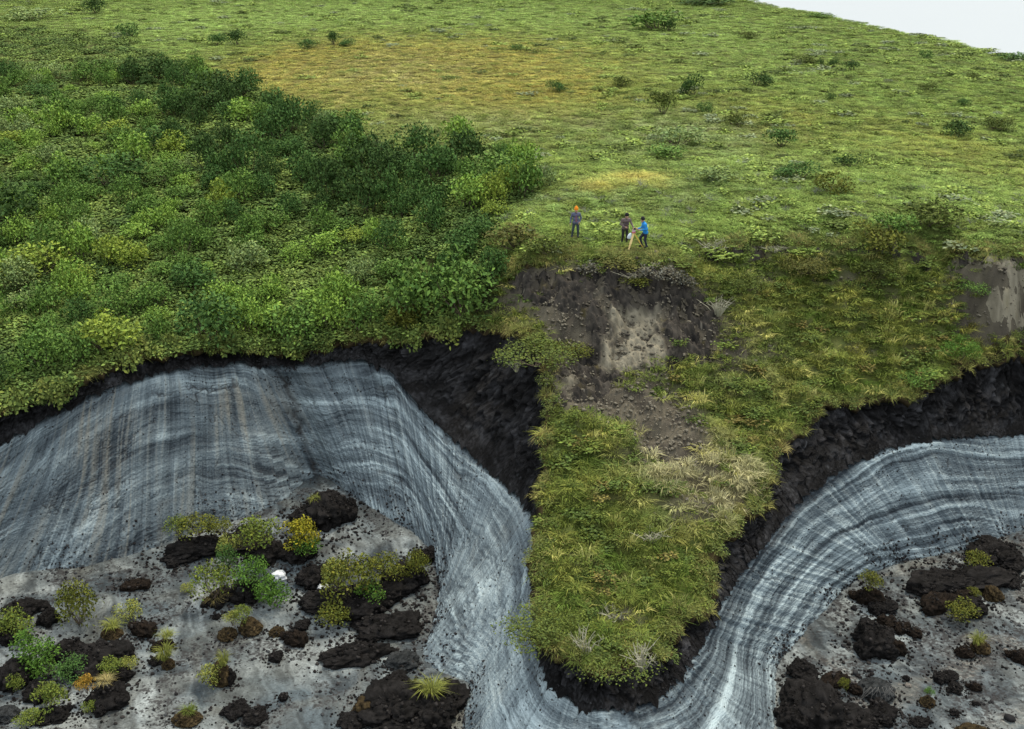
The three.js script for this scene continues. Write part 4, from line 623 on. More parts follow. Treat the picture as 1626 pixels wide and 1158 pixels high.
// ---------------------------------------------------------------- peat blocks, clods, stones and fallen plants on the slump floor
console.log('blocks');
function lumpGeo(seed, detail, amp, fine, col, flat = 0.0) { // an irregular block, half a metre radius... unit radius, bottom sunk
  let g = new THREE.IcosahedronGeometry(1, detail); g.deleteAttribute('normal'); g.deleteAttribute('uv'); g = mergeVertices(g, 1e-4);
  const P = g.attributes.position, c = [], uv = [], r = rng(seed), ox = r() * 50, oy = r() * 50, oz = r() * 50;
  for (let i = 0; i < P.count; i++) {
    const u = V3(P.getX(i), P.getY(i), P.getZ(i)), n1 = noise3(u.x * 1.1 + ox, u.y * 1.1 + oy, u.z * 1.1 + oz), n2 = noise3(u.x * 2.7 + oy, u.y * 2.7 + oz, u.z * 2.7 + ox), n3 = noise3(u.x * 7 + ox, u.y * 7, u.z * 7 + oz), n4 = noise3(u.x * 15 + oz, u.y * 15, u.z * 15 + ox);
    const bl = (f, o) => 0.42 - Math.abs(noise3(u.x * f + o, u.y * f + oz, u.z * f + ox)) * 1.5;
    let k = 1 + amp * n1 + amp * 0.5 * n2 + fine * 1.6 * bl(3.1, ox) + fine * bl(6.3, oy) + fine * 0.55 * bl(12.5, oz); k = Math.max(0.35, k);
    P.setXYZ(i, u.x * k, u.y * k, u.z * k); uv.push(u.x * 2 + u.y, u.z * 2 + u.y * 0.6);
    const t = clamp(0.45 + 0.5 * n2 + 0.5 * n3), q = mix3(col[0], col[1], t), f = 1 + 0.45 * n4; c.push(q[0] * f, q[1] * f, q[2] * f);
  }
  g.setAttribute('color', new THREE.Float32BufferAttribute(c, 3)); g.setAttribute('uv', new THREE.Float32BufferAttribute(uv, 2)); g.computeVertexNormals(); return g;
}
const PEAT = [[0.005, 0.005, 0.005], [0.026, 0.025, 0.025]], BROWN = [[0.007, 0.006, 0.005], [0.034, 0.025, 0.018]], GREY = [[0.02, 0.024, 0.026], [0.06, 0.067, 0.07]], TURF = [[0.018, 0.014, 0.009], [0.10, 0.075, 0.035]], STONE = [[0.20, 0.19, 0.17], [0.40, 0.38, 0.34]], ICEC = [[0.55, 0.62, 0.66], [0.75, 0.8, 0.82]];
function clusterGeo(seed, col, n = 6) { const r = rng(seed), gs = []; for (let i = 0; i < n; i++) { const g = lumpGeo(seed * 7 + i, 7, 0.34, 0.15, col), q = i ? 0.35 + 0.3 * r() : 0.62, a = r() * 6.28, e = i ? 0.35 + 0.4 * r() : 0; g.rotateY(r() * 6); g.scale(q * (0.8 + 0.5 * r()), q * (0.7 + 0.5 * r()), q * (0.8 + 0.5 * r())); g.translate(Math.cos(a) * e, i ? (r() - 0.35) * 0.55 * (1 - e) : 0.05, Math.sin(a) * e); gs.push(g); } return mergeGeometries(gs); }
const lumpMat = matt({ vertexColors: true, roughness: 0.85, bumpMap: grainTex, bumpScale: 0.1 }), iceLumpMat = new THREE.MeshStandardMaterial({ vertexColors: true, roughness: 0.35 });
const bigLump = [0, 1, 2, 3, 4, 5].map(i => clusterGeo(500 + i, PEAT)), brownLump = [0, 1, 2].map(i => clusterGeo(520 + i, BROWN, 5)), greyLump = [0, 1].map(i => lumpGeo(530 + i, 13, 0.2, 0.1, GREY)), turfLump = [0, 1].map(i => lumpGeo(540 + i, 12, 0.2, 0.13, TURF)), stoneLump = [0, 1].map(i => lumpGeo(550 + i, 5, 0.22, 0.04, STONE)), iceLump = [0, 1].map(i => lumpGeo(560 + i, 6, 0.3, 0.06, ICEC));
const SETS = { peat: bigLump, brown: brownLump, grey: greyLump, turf: turfLump, stone: stoneLump, ice: iceLump };
let lumpNo = 0; const blockSpots = [];
// px, py: the middle of the block in the photograph; w, h: its width and height there
function block(name, set, px, py, w, h, label, category, group, turn = 0) {
  const p = onFloor(px, py + h * 0.28), k = pxPerM(p), W2 = w / k / 2, Hm = h / k, dep = Math.min(W2 * 1.0, Hm * 0.75), m = new THREE.Mesh(SETS[set][lumpNo++ % SETS[set].length], set === 'ice' ? iceLumpMat : lumpMat);
  const ht = Hm * 0.62; m.name = numbered(name); m.position.copy(p); m.position.y += ht * 0.12; m.scale.set(W2, ht * 0.78, Math.max(dep, ht * 0.6)); m.rotation.y = turn; scene.add(finish(m)); blockSpots.push([p.x, -p.z, W2, Math.max(dep, ht * 0.6), ht * 0.78, set]); return tag(m, label, category, group);
}
const PB = 'peat blocks on the slump floor';
for (const [set, px, py, w, h, label, turn] of [
  ['peat', 520, 800, 85, 75, 'black peat heap slumped into the corner of the ice amphitheatre', 0.2], ['peat', 490, 815, 60, 48, 'black peat lump on the left side of the corner heap', 1], ['peat', 545, 800, 44, 60, 'peat lump on the right side of the corner heap', 2],
  ['peat', 330, 858, 130, 46, 'long black peat ridge at the foot of the left ice wall', 0.15], ['peat', 285, 880, 60, 30, 'low rubbly peat end of the ridge below the left ice wall', 0.4], ['peat', 385, 848, 50, 36, 'peat lump at the right end of the long ridge', 2],
  ['peat', 425, 872, 70, 40, 'black peat block under the pale yellow green shrub', 0.7], ['peat', 475, 868, 66, 40, 'black peat block under the yellow shrub', 1.6],
  ['peat', 395, 932, 52, 46, 'rounded black peat boulder between the two bright shrubs', 0.3], ['grey', 385, 938, 26, 32, 'smooth dark grey boulder face beside the bright green shrub', 0.1], ['peat', 345, 945, 56, 30, 'peat block under the yellow green shrub with hanging straw', 1],
  ['peat', 497, 905, 56, 54, 'upright black peat block right of the white ice chunk', 0.8], ['peat', 515, 945, 70, 40, 'black peat block between the ice chunk and the olive shrubs', 2.1], ['peat', 575, 945, 130, 62, 'large black peat mass under the olive shrubs', 0.3], ['peat', 645, 905, 70, 56, 'black peat block at the right end of the olive shrub mound', 1.2], ['peat', 670, 875, 40, 44, 'pointed peat block nearest the ice fan', 0.4], ['peat', 610, 985, 110, 50, 'low black peat apron below the olive shrub mound', 0.1],
  ['peat', 560, 1030, 100, 40, 'low dark crumbly patch below the olive shrub mound', 0.3], ['grey', 640, 1045, 50, 30, 'grey rubble hump at the foot of the ice fan', 0.3],
  ['brown', 216, 924, 46, 28, 'isolated black block left of the mud channel', 0.1], ['brown', 223, 991, 46, 38, 'square black block beside the small pale shrub', 0.4], ['turf', 178, 1003, 34, 20, 'small grassy clod right of the tall round shrub', 0],
  ['peat', 75, 975, 34, 46, 'upright black lump left of the tall round shrub', 1], ['peat', 38, 958, 60, 34, 'black peat bank at the left under the ice foot', 0.3], ['peat', 15, 1000, 60, 40, 'black peat block at the left frame edge under the yellowish shrub', 0.9],
  ['peat', 150, 1040, 110, 62, 'large black peat mass in the lower left', 0.3], ['peat', 110, 1025, 60, 40, 'peat hump behind the fallen green shrub', 1.4], ['peat', 185, 1062, 50, 46, 'black peat shoulder right of the lower left mass', 2.2], ['peat', 168, 1100, 66, 56, 'black block with straw cap and orange shrub in the lower left', 0.5], ['grey', 160, 1092, 20, 18, 'grey stone set in the straw capped black block', 0],
  ['peat', 25, 1065, 70, 60, 'big black block at the lower left frame edge', 0.2], ['peat', 65, 1092, 50, 44, 'black block right of the one at the lower left frame edge', 1.9], ['peat', 90, 1130, 60, 28, 'dark soil hump among shoots in the bottom left corner', 0.4], ['grey', 10, 1130, 40, 26, 'wet grey soil hump in the bottom left corner', 0.6],
  ['brown', 258, 1020, 36, 28, 'dark clod with a green grass cap in the left mud', 0.3], ['peat', 247, 1046, 22, 20, 'small black clod under the grass capped one', 0.8], ['turf', 268, 1052, 20, 26, 'straw clod hanging right of the small black clod', 0.2],
  ['turf', 352, 1066, 34, 50, 'leaning straw clod in the middle of the left mud', 0.4], ['peat', 366, 1070, 20, 40, 'dark side of the leaning straw clod', 0.1], ['turf', 398, 992, 36, 30, 'round straw clod with bright shoots in the mud pool', 0.1], ['turf', 362, 1004, 30, 24, 'orange brown clod left of the round straw clod', 0.9],
  ['brown', 464, 1006, 44, 40, 'pyramid shaped black clod with pale crest in the mud pool', 0.4], ['turf', 440, 1001, 24, 18, 'yellow moss clod left of the pyramid clod', 0], ['peat', 480, 990, 28, 18, 'dark clod behind the pyramid clod', 0.6], ['peat', 345, 978, 14, 11, 'small round black stone in the mud pool', 0],
  ['turf', 297, 1137, 46, 24, 'flat red brown clod with a lime green cap', 0.1], ['peat', 372, 1122, 44, 34, 'rubbly black clod left of the bottom centre', 0.6], ['peat', 402, 1132, 40, 28, 'rubbly black clod with a yellow shoot, right of its twin', 1.3], ['peat', 450, 1105, 18, 20, 'small black clod alone in the pale mud', 0.2], ['peat', 438, 1040, 26, 24, 'small black rubble pile below the pyramid clod', 0.7],
  ['peat', 640, 1105, 120, 70, 'large black peat mound carrying the fountain grass tuft', 0.1], ['peat', 690, 1112, 90, 70, 'right half of the large black mound beside the ice fan', 1.1], ['peat', 620, 1080, 60, 36, 'upper left shoulder of the large black mound', 0.6], ['turf', 582, 1120, 44, 34, 'orange brown turf block left of the large black mound', 0.4], ['peat', 560, 1145, 50, 30, 'black rubble at the bottom edge below the orange brown block', 0.3], ['peat', 650, 1148, 120, 40, 'black soil at the bottom edge below the fountain grass', 0.2],
  ['brown', 1372, 940, 48, 44, 'dark pointed block with moss top at the foot of the right ice', 0.5], ['peat', 1395, 958, 40, 32, 'round dark lump right of the moss topped block', 0.2], ['peat', 1385, 1005, 76, 84, 'large dark gravelly mound below the moss topped block', 1.3], ['brown', 1412, 1020, 40, 44, 'brownish flank of the gravelly mound', 0.4],
  ['brown', 1412, 980, 34, 30, 'first of three dark clods in a slanting chain', 0.1], ['brown', 1430, 992, 32, 28, 'middle of three dark clods in a slanting chain', 0.7], ['brown', 1447, 1000, 28, 22, 'last and brownest of three clods in a slanting chain', 0.2],
  ['peat', 1500, 912, 140, 56, 'broad black gravel bank under the right ice face', 0.15], ['brown', 1485, 948, 64, 50, 'large dark boulder on the front of the gravel bank', 0.5], ['brown', 1520, 945, 44, 36, 'dark lump right of the large boulder', 1.2], ['peat', 1545, 960, 60, 34, 'black lump behind the trailing moss', 0.4], ['turf', 1576, 940, 30, 30, 'tan and black clod at the right of the gravel bank', 0.7],
  ['peat', 1585, 872, 90, 40, 'dark peat bank by the right frame edge under the ice', 0.2], ['peat', 1555, 865, 60, 36, 'dark peat hump left of the bank by the right frame edge', 0.9], ['peat', 1610, 890, 50, 26, 'low dark hump at the right frame edge', 0.6], ['peat', 1600, 915, 50, 24, 'dark rubble hump below the right frame bank', 1.1],
  ['brown', 1533, 1028, 32, 30, 'black half of the grass topped clod pair on the right mud', 0.6], ['turf', 1556, 1024, 30, 26, 'tan half of the grass topped clod pair on the right mud', 0.1], ['brown', 1616, 1036, 40, 36, 'dark brown boulder at the right frame edge', 0.3], ['peat', 1496, 1070, 34, 26, 'grey black rubble clod in the right mud', 0.2], ['peat', 1514, 1090, 28, 20, 'black clod at the lower end of the rubble clod', 0.9], ['brown', 1544, 1087, 22, 22, 'lone dark clod right of the rubble clod', 0.4],
  ['peat', 1300, 1110, 110, 90, 'big black gravel mound in the lower right', 0.3], ['brown', 1322, 1075, 52, 34, 'reddish brown block on top of the lower right mound', 0.5], ['brown', 1352, 1088, 30, 26, 'mossy round clod right of the reddish block', 0.2], ['grey', 1392, 1090, 56, 36, 'grey black block with hanging roots', 0.2], ['peat', 1395, 1125, 54, 46, 'black underside of the root hung block', 0.9], ['peat', 1270, 1060, 50, 40, 'upper shoulder of the lower right mound', 1.6], ['peat', 1350, 1140, 110, 46, 'black soil at the bottom edge of the lower right mound', 0.1], ['peat', 1260, 1130, 60, 60, 'left flank of the lower right mound', 0.6],
  ['peat', 1517, 1130, 16, 13, 'small dark stone near the bottom right', 0], ['peat', 1548, 1116, 10, 10, 'tiny dark stone near the bottom right', 0], ['turf', 1473, 1112, 24, 20, 'small clod with a green sprig in the right mud', 0.2], ['peat', 1460, 1142, 30, 18, 'wet dark clod near the bottom of the right mud', 0.2], ['peat', 1440, 1076, 12, 14, 'small dark stone behind the pale pebble', 0.1], ['turf', 1540, 1156, 50, 16, 'mossy hump cut by the bottom edge on the right', 0.1],
]) block('peat_block', set, px, py, w, h, label, 'block', PB, turn);
block('ice_chunk', 'ice', 443, 912, 26, 18, 'white ice chunk beside the bright green shrub', 'ice', 'white ice chunks'); block('ice_chunk', 'ice', 512, 930, 18, 14, 'small white ice chunk half hidden by black peat', 'ice', 'white ice chunks');
for (const [px, py, w, h, label] of [[1442, 1087, 10, 9, 'pale pebble on the right mud below the clod chain'], [1597, 1032, 8, 7, 'pale pebble left of the boulder at the right frame edge'], [1497, 918, 9, 7, 'tan stone on the broad gravel bank'], [1579, 938, 14, 9, 'cream stone on the tan clod'], [1297, 1082, 7, 7, 'pale pebble on the lower right mound'], [671, 1123, 10, 8, 'tan stone on the large black mound']]) block('pebble', 'stone', px, py, w, h, label, 'stone', 'pale stones');

// shrubs, shoots and grass fallen with the blocks: foot px, py, width px, height px, reference foot for distance
const FP = 'plants fallen onto the slump floor';
function fallen(px, py, w, h, set, mat, label, ref, tilt = 0, name = 'fallen_shrub') { const q = onFloor(ref[0], ref[1]), p = atD(px, py, -q.z), k = pxPerM(p); if (set === TUFT) return tuft(p, w / k, h / k, M[mat], label, 'grass tufts on the slump floor', Math.round(px), 'grass_tuft'); return bush(name, set, M[mat], p, w / k, h / k, px, label, 'shrub', FP, tilt); }
for (const a of [
  [283, 848, 40, 36, SPARSE, 'limy', 'light green shrub at the left end of the long peat ridge', [283, 868]], [315, 848, 64, 36, SPARSE, 'olive', 'brownish green shrub on the long peat ridge', [320, 870]], [350, 845, 40, 26, SPARSE, 'olive', 'low olive shoots on the right of the long peat ridge', [350, 868]],
  [405, 868, 76, 60, SPARSE, 'limy', 'pale yellow green shrub in the middle of the peat blocks', [420, 885]], [475, 872, 70, 62, SPARSE, 'yellow', 'bright yellow shrub in front of the corner peat heap', [475, 884]], [487, 880, 44, 36, SPARSE, 'bright', 'green shoots under the bright yellow shrub', [480, 890]], [365, 880, 40, 40, SPARSE, 'grass', 'dull green shoots left of the pale yellow green shrub', [365, 895]],
  [340, 945, 70, 66, SPARSE, 'limy', 'yellow green shrub with hanging straw roots', [345, 958]], [360, 905, 32, 50, BUSH, 'willowDark', 'narrow dark green shrub above the black boulder', [372, 940]], [395, 925, 56, 50, BUSH, 'bright', 'bright green shrub leaning over the black boulder', [400, 945], -0.4], [432, 958, 60, 66, BUSH, 'bright', 'bright green shrub trailing right of the black boulder', [425, 955], -0.3], [298, 940, 24, 18, SPARSE, 'grass', 'faint green shoots left of the straw rooted shrub', [298, 942]],
  [560, 945, 96, 84, SPARSE, 'olive', 'large olive shrub on the big peat mass', [565, 962]], [535, 935, 50, 60, SPARSE, 'grass', 'grey olive shrub on the left of the big peat mass', [545, 960]], [615, 918, 60, 48, SPARSE, 'olive', 'orange tinged olive shrub on the big peat mass', [620, 935]], [590, 958, 50, 44, SPARSE, 'bright', 'green shoots at the front of the big peat mass', [590, 965]], [662, 912, 44, 50, SPARSE, 'olive', 'olive shrub on the right end of the peat mound', [655, 925]], [640, 925, 34, 22, SPARSE, 'moss', 'moss cushion under the right end shrub', [645, 930]], [530, 988, 60, 40, SPARSE, 'olive', 'low olive shrub at the lower left of the big peat mass', [530, 990]],
  [130, 992, 66, 88, BUSH, 'olive', 'tall round dark olive shrub standing in the left mud', [130, 992]], [205, 985, 44, 40, SPARSE, 'grass', 'small pale shrub beside the square black block', [205, 985]],
  [25, 1012, 66, 56, SPARSE, 'limy', 'yellowish shrub at the left frame edge', [25, 1015]], [55, 1035, 56, 60, BUSH, 'bright', 'bright green fallen shrub in the lower left, upper part', [70, 1050], -0.5], [85, 1065, 64, 56, BUSH, 'bright', 'bright green fallen shrub in the lower left, middle part', [90, 1070], -0.5], [112, 1075, 50, 40, BUSH, 'willowDark', 'dark green fallen shrub in the lower left, lower end', [112, 1078], -0.3],
  [175, 1068, 40, 28, SPARSE, 'limy', 'yellow green shoots on the lower left peat mass', [170, 1080]], [138, 1098, 34, 34, SPARSE, 'orange', 'orange leaved shoots left of the straw capped block', [150, 1115]], [80, 1125, 60, 50, SPARSE, 'limy', 'lime green shoots in the bottom left corner', [80, 1128]], [50, 1150, 50, 26, SPARSE, 'limy', 'yellow green shoots on the bottom edge at the left', [50, 1152]], [142, 1128, 26, 18, SPARSE, 'limy', 'lime shoots below the straw capped block', [142, 1130]], [25, 1095, 30, 30, SPARSE, 'limy', 'thin yellowish shoots in front of the lower left frame block', [25, 1098]], [205, 1062, 30, 24, SPARSE, 'grass', 'pale shoots right of the lower left peat mass', [205, 1066]],
  [385, 985, 36, 30, SPARSE, 'limy', 'lime shoots on the round straw clod', [395, 998]], [370, 992, 30, 28, SPARSE, 'grass', 'green shoots between the two straw clods', [370, 1005]], [335, 1085, 40, 40, SPARSE, 'grass', 'faded green shrub left of the leaning straw clod', [335, 1088]],
  [1380, 935, 44, 34, SPARSE, 'moss', 'yellow green moss cushion on the pointed block', [1378, 955]], [1525, 982, 54, 36, SPARSE, 'moss', 'mossy cushion at the front of the gravel bank', [1525, 984]], [1550, 900, 46, 28, SPARSE, 'moss', 'moss cushion on the dark hump by the right frame', [1550, 902]], [1545, 945, 24, 14, SPARSE, 'moss', 'small moss patch on the gravel bank', [1540, 950]], [1340, 1092, 20, 20, SPARSE, 'olive', 'moss on the round clod of the lower right mound', [1345, 1098]], [1476, 1105, 18, 18, SPARSE, 'bright', 'green sprig on the small clod in the right mud', [1474, 1116]],
  [685, 1098, 56, 24, TUFT, 'grass', 'fountain grass tuft on the large black mound', [660, 1120]], [262, 1045, 34, 30, TUFT, 'grass', 'yellow green grass tuft under the grass capped clod', [262, 1058]], [1552, 1022, 28, 24, TUFT, 'grass', 'bright grass tuft on the clod pair of the right mud', [1552, 1032]], [345, 962, 36, 34, TUFT, 'straw', 'straw roots hanging from the yellow green shrub', [345, 958]], [1345, 1160, 60, 24, TUFT, 'grass', 'green grass tuft at the bottom edge in the lower right', [1345, 1150]], [168, 1082, 34, 10, TUFT, 'straw', 'straw cap on the black block in the lower left', [170, 1108]], [178, 996, 36, 14, TUFT, 'grass', 'grass cap on the small clod right of the tall round shrub', [178, 1008]], [265, 1012, 30, 14, TUFT, 'grass', 'green cap on the dark clod in the left mud', [258, 1028]], [300, 1132, 30, 12, TUFT, 'limy', 'lime green cap on the flat red brown clod', [297, 1142]], [500, 798, 24, 16, TUFT, 'grass', 'yellowish tuft on the corner peat heap', [505, 820]], [525, 815, 26, 14, TUFT, 'limy', 'lime tuft low on the corner peat heap', [520, 826]], [355, 1055, 26, 30, TUFT, 'grass', 'straw tuft on top of the leaning clod', [352, 1082]],
]) fallen(...a);
{ // hanging roots
  const r = rng(63), o = { pos: [], idx: [] }, p = atD(1395, 1092, -onFloor(1392, 1112).z + -0.9);
  for (let i = 0; i < 16; i++) { let a = V3((r() - 0.5) * 1.3, 0.1 * r(), 0.1 * r()), dir = V3((r() - 0.5) * 0.7, -0.25, 0.15); for (let k = 0; k < 5; k++) { const b = a.clone().addScaledVector(dir, 0.22); tube(o, a, b, 0.016 - k * 0.0025, 0.0135 - k * 0.0025); dir.add(V3((r() - 0.5) * 0.5, -0.2 * r(), 0)); a = b; } }
  const m = new THREE.Mesh(geoFrom(o.pos, o.idx), new THREE.MeshStandardMaterial({ color: new THREE.Color().setRGB(0.16, 0.16, 0.15), roughness: 0.9 })); m.name = 'hanging_roots'; m.position.copy(p); scene.add(finish(m)); tag(m, 'tangle of grey roots hanging from the grey black block', 'roots');
}
// ---------------------------------------------------------------- crumbs: countless small bits of soil and gravel
{
  const r = rng(88), kinds = [lumpGeo(600, 1, 0.35, 0.0, [[1, 1, 1], [1, 1, 1]]), lumpGeo(601, 2, 0.4, 0.1, [[1, 1, 1], [1, 1, 1]])], lists = { floor: [], ice: [], scarp: [] };
  for (let i = 0; i < 60000; i++) {
    const x = -32 + 72 * r(), d = 35 + 27 * r(); if (Math.abs(x) > 0.47 * d + 3) continue; const den = clamp(0.28 + 1.5 * fbm(x * 0.35 + 70, d * 0.35, 3) + 0.3 * sm(10, 15, x) + 0.2 * sm(51, 55, d)); if (r() > den * 0.5) continue;
    const s = 0.012 + 0.05 * Math.pow(r(), 3) + (r() < 0.012 ? 0.12 * r() : 0), k = r(); lists.floor.push([V3(x, floorH(x, d) + s * 0.2, -d), s * 1.4, mix3([0.012, 0.012, 0.013], [0.06, 0.066, 0.07], k * k), r()]);
  }
  for (const [bx, bd, rw, rd, rh, set] of blockSpots) { // clods broken off round each block and lying on it
    if (set === 'ice' || set === 'stone') continue; const n = Math.round(60 + 170 * rw * rd);
    for (let i = 0; i < n; i++) { const a = r() * 6.28, q = Math.pow(r(), 0.6) * 1.9, x = bx + Math.cos(a) * rw * q, d = bd + Math.sin(a) * rd * q, s = (0.012 + 0.075 * Math.pow(r(), 3.2)) * Math.min(1, 0.5 + rw * 0.4), top = q < 0.85 ? rh * Math.sqrt(1 - q * q) * 0.95 : 0; lists.floor.push([V3(x, floorH(x, d) + top + s * 0.3, -d), s * 1.2, mix3([0.006, 0.006, 0.006], [0.036, 0.034, 0.033], r() ** 2), r()]); }
  }
  for (let i = 0; i < 34000; i++) { // along the foot of the ice and thrown over its top
    const s = lerp(sOfCol(2), sOfCol(33), r()), t = tOfS(s), top = r() < 0.35, a = iceCurve.getPoint(t), b = footCurve.getPoint(t), L = wallLenAt(s), den = clamp(0.4 + 1.2 * noise(s * 0.4, top ? 3 : 8)); if (r() > den) continue;
    const v = top ? Math.pow(r(), 2.6) * 0.75 : 1.03 - Math.pow(r(), 3) * 0.25, n = iceCurve.getPoint(Math.min(1, t + 0.002)).sub(a).cross(b.clone().sub(a)).normalize(); if (n.y < 0) n.negate();
    const p = a.clone().lerp(b, v).addScaledVector(n, iceLook(s, v, L).relief * sm(-0.06, 0.12, v) - 0.1 * Math.sin(Math.PI * clamp(v)) + 0.01), z = 0.008 + (top ? 0.04 : 0.07) * Math.pow(r(), 4); lists.ice.push([p, z, mix3([0.012, 0.012, 0.013], [0.05, 0.054, 0.058], r() ** 2), r()]);
  }
  for (let i = 0; i < 60000; i++) { const d = 46 + 20 * r(), x = -3 + 36 * r(); if (!onTundra(x, d)) continue; const z = zoneAt(x, d); if (r() > clamp(z.bare - 0.12) * 0.8) continue; const s = 0.012 + 0.07 * Math.pow(r(), 5), dark = clamp(0.35 + 1.5 * fbm(x * 0.5 + 20, d * 0.5, 3) + (d - 59) * 0.12); lists.scarp.push([V3(x, tundraH(x, d) + 0.1 + s * 0.15, -d), s * 1.3, mix3([0.17, 0.16, 0.125], [0.03, 0.028, 0.026], clamp(dark * 0.8 + (r() - 0.5) * 0.7)), r()]); }
  const mat = matt({ vertexColors: true }), m4 = new THREE.Matrix4(), q = new THREE.Quaternion(), col = new THREE.Color(), names = { floor: ['soil_crumbs', 'dark soil crumbs and gravel strewn over the mud floor'], ice: ['ice_face_crumbs', 'dark soil crumbs fallen over the ice and along its foot'], scarp: ['scarp_rubble', 'grey and black soil rubble on the bare scarps'] };
  for (const key in lists) { const list = lists[key], im = new THREE.InstancedMesh(kinds[key === 'scarp' ? 1 : 0], mat, list.length); im.name = names[key][0]; tag(im, names[key][1], 'soil crumbs', null, 'stuff'); list.forEach(([p, s, c, u], i) => { q.setFromAxisAngle(V3(0.3, 0.9, 0.2).normalize(), u * 6.28); m4.compose(p, q, V3(s * (0.8 + u * 0.6), s * 0.8, s)); im.setMatrixAt(i, m4); im.setColorAt(i, col.setRGB(...c)); }); im.castShadow = im.receiveShadow = true; scene.add(im); console.log(key, list.length); }
}
// ---------------------------------------------------------------- three people and their tripod on the brow
console.log('people');
const SKIN = [0.55, 0.34, 0.25];
// bones: [a, b, ra, rb, colour]; +z is the way the person faces, y up, feet at 0
function person(px, py, turn, bones, hat, label, extra) {
  const res = 104, sc = 1.05, mc = new MarchingCubes(res, new THREE.MeshBasicMaterial(), false, false, 120000), half = res / 2, cy = 0.9;
  const B = bones.map(([a, b, ra, rb, c, k]) => ({ a: V3(...a), ab: V3(...b).sub(V3(...a)), ra, rb, c, k: k ?? 0.05, q: V3(...b).sub(V3(...a)).lengthSq() })), v = V3();
  const dist = (p, e) => { v.copy(p).sub(e.a); const t = e.q ? clamp(v.dot(e.ab) / e.q) : 0; return v.addScaledVector(e.ab, -t).length() - lerp(e.ra, e.rb, t); };
  const p = V3();
  for (let z = 0; z < res; z++) for (let y = 0; y < res; y++) for (let x = 0; x < res; x++) {
    p.set((x - half) / half * sc, (y - half) / half * sc + cy, (z - half) / half * sc); let d = 9; if (Math.abs(p.x) < 0.75 && Math.abs(p.z) < 0.75) for (const e of B) { const q = dist(p, e); if (q > d + 0.1) continue; if (d > 8) { d = q; continue; } const k = e.k, h = clamp(0.5 + 0.5 * (d - q) / k); d = lerp(d, q, h) - k * h * (1 - h); }
    mc.field[x + y * res + z * res * res] = -d;
  }
  mc.isolation = 0; mc.update();
  const n = mc.count, pos = [], nor = [], col = [];
  for (let i = 0; i < n; i++) { p.set(mc.positionArray[i * 3] * sc, mc.positionArray[i * 3 + 1] * sc + cy, mc.positionArray[i * 3 + 2] * sc); let best = 9, c = SKIN; for (const e of B) { const q = dist(p, e); if (q < best) { best = q; c = e.c; } } const f = 0.9 + 0.2 * noise3(p.x * 14, p.y * 14, p.z * 14); pos.push(p.x, p.y, p.z); nor.push(mc.normalArray[i * 3], mc.normalArray[i * 3 + 1], mc.normalArray[i * 3 + 2]); col.push(c[0] * f, c[1] * f, c[2] * f); }
  let g = new THREE.BufferGeometry(); g.setAttribute('position', new THREE.Float32BufferAttribute(pos, 3)); g.setAttribute('color', new THREE.Float32BufferAttribute(col, 3)); g = mergeVertices(g, 1e-4); g.computeVertexNormals();
  const q = onGround(px, py); q.y -= 0.04; const o = base('person', q, turn); part('body', g, new THREE.MeshStandardMaterial({ vertexColors: true, roughness: 0.8, side: THREE.DoubleSide }), o);
  const cap = new THREE.LatheGeometry(hat.profile.map(([r, y]) => new THREE.Vector2(r, y)), 20), hm = part('hat', cap, new THREE.MeshStandardMaterial({ color: new THREE.Color().setRGB(...hat.colour), roughness: 0.95, bumpMap: grainTex, bumpScale: 0.01, side: THREE.DoubleSide }), o); hm.position.set(...hat.at); hm.rotation.set(hat.tilt ?? 0, 0, hat.roll ?? 0);
  if (extra) extra(o); return tag(o, label, 'person', 'three people on the brow');
}
const BEANIE = [[0.108, -0.02], [0.122, 0.0], [0.122, 0.045], [0.117, 0.09], [0.10, 0.14], [0.06, 0.18], [0.0, 0.19]], PEAK = [...BEANIE.slice(0, 5), [0.062, 0.19], [0.03, 0.235], [0.0, 0.25]];
// head, hands: shared builders. f = facing tilt of the face direction
function headBones(x, y, z, fx, fz, hair) { // centre of skull; (fx, fz) unit direction of the face
  const up = 0.02, S = SKIN; return [[[x, y + 0.02, z], [x + fx * 0.02, y + 0.02 - 0.005, z + fz * 0.02], 0.098, 0.094, S, 0.03], [[x + fx * 0.035, y - 0.06, z + fz * 0.035], [x + fx * 0.045, y - 0.09, z + fz * 0.045], 0.07, 0.05, S, 0.04], [[x + fx * 0.1, y + 0.005, z + fz * 0.1], [x + fx * 0.122, y - 0.035, z + fz * 0.122], 0.012, 0.017, S, 0.015], [[x - fz * 0.1, y - 0.01, z + fx * 0.1], [x - fz * 0.1, y - 0.03, z + fx * 0.1], 0.018, 0.014, S, 0.01], [[x + fz * 0.1, y - 0.01, z - fx * 0.1], [x + fz * 0.1, y - 0.03, z - fx * 0.1], 0.018, 0.014, S, 0.01],
    [[x + fx * 0.088 - fz * 0.035, y + 0.008, z + fz * 0.088 + fx * 0.035], [x + fx * 0.09 - fz * 0.035, y + 0.008, z + fz * 0.09 + fx * 0.035], 0.011, 0.011, [0.03, 0.025, 0.02], 0.004], [[x + fx * 0.088 + fz * 0.035, y + 0.008, z + fz * 0.088 - fx * 0.035], [x + fx * 0.09 + fz * 0.035, y + 0.008, z + fz * 0.09 - fx * 0.035], 0.011, 0.011, [0.03, 0.025, 0.02], 0.004], [[x + fx * 0.095 - fz * 0.02, y - 0.068, z + fz * 0.095 + fx * 0.02], [x + fx * 0.095 + fz * 0.02, y - 0.068, z + fz * 0.095 - fx * 0.02], 0.009, 0.009, [0.35, 0.15, 0.12], 0.006]];
}
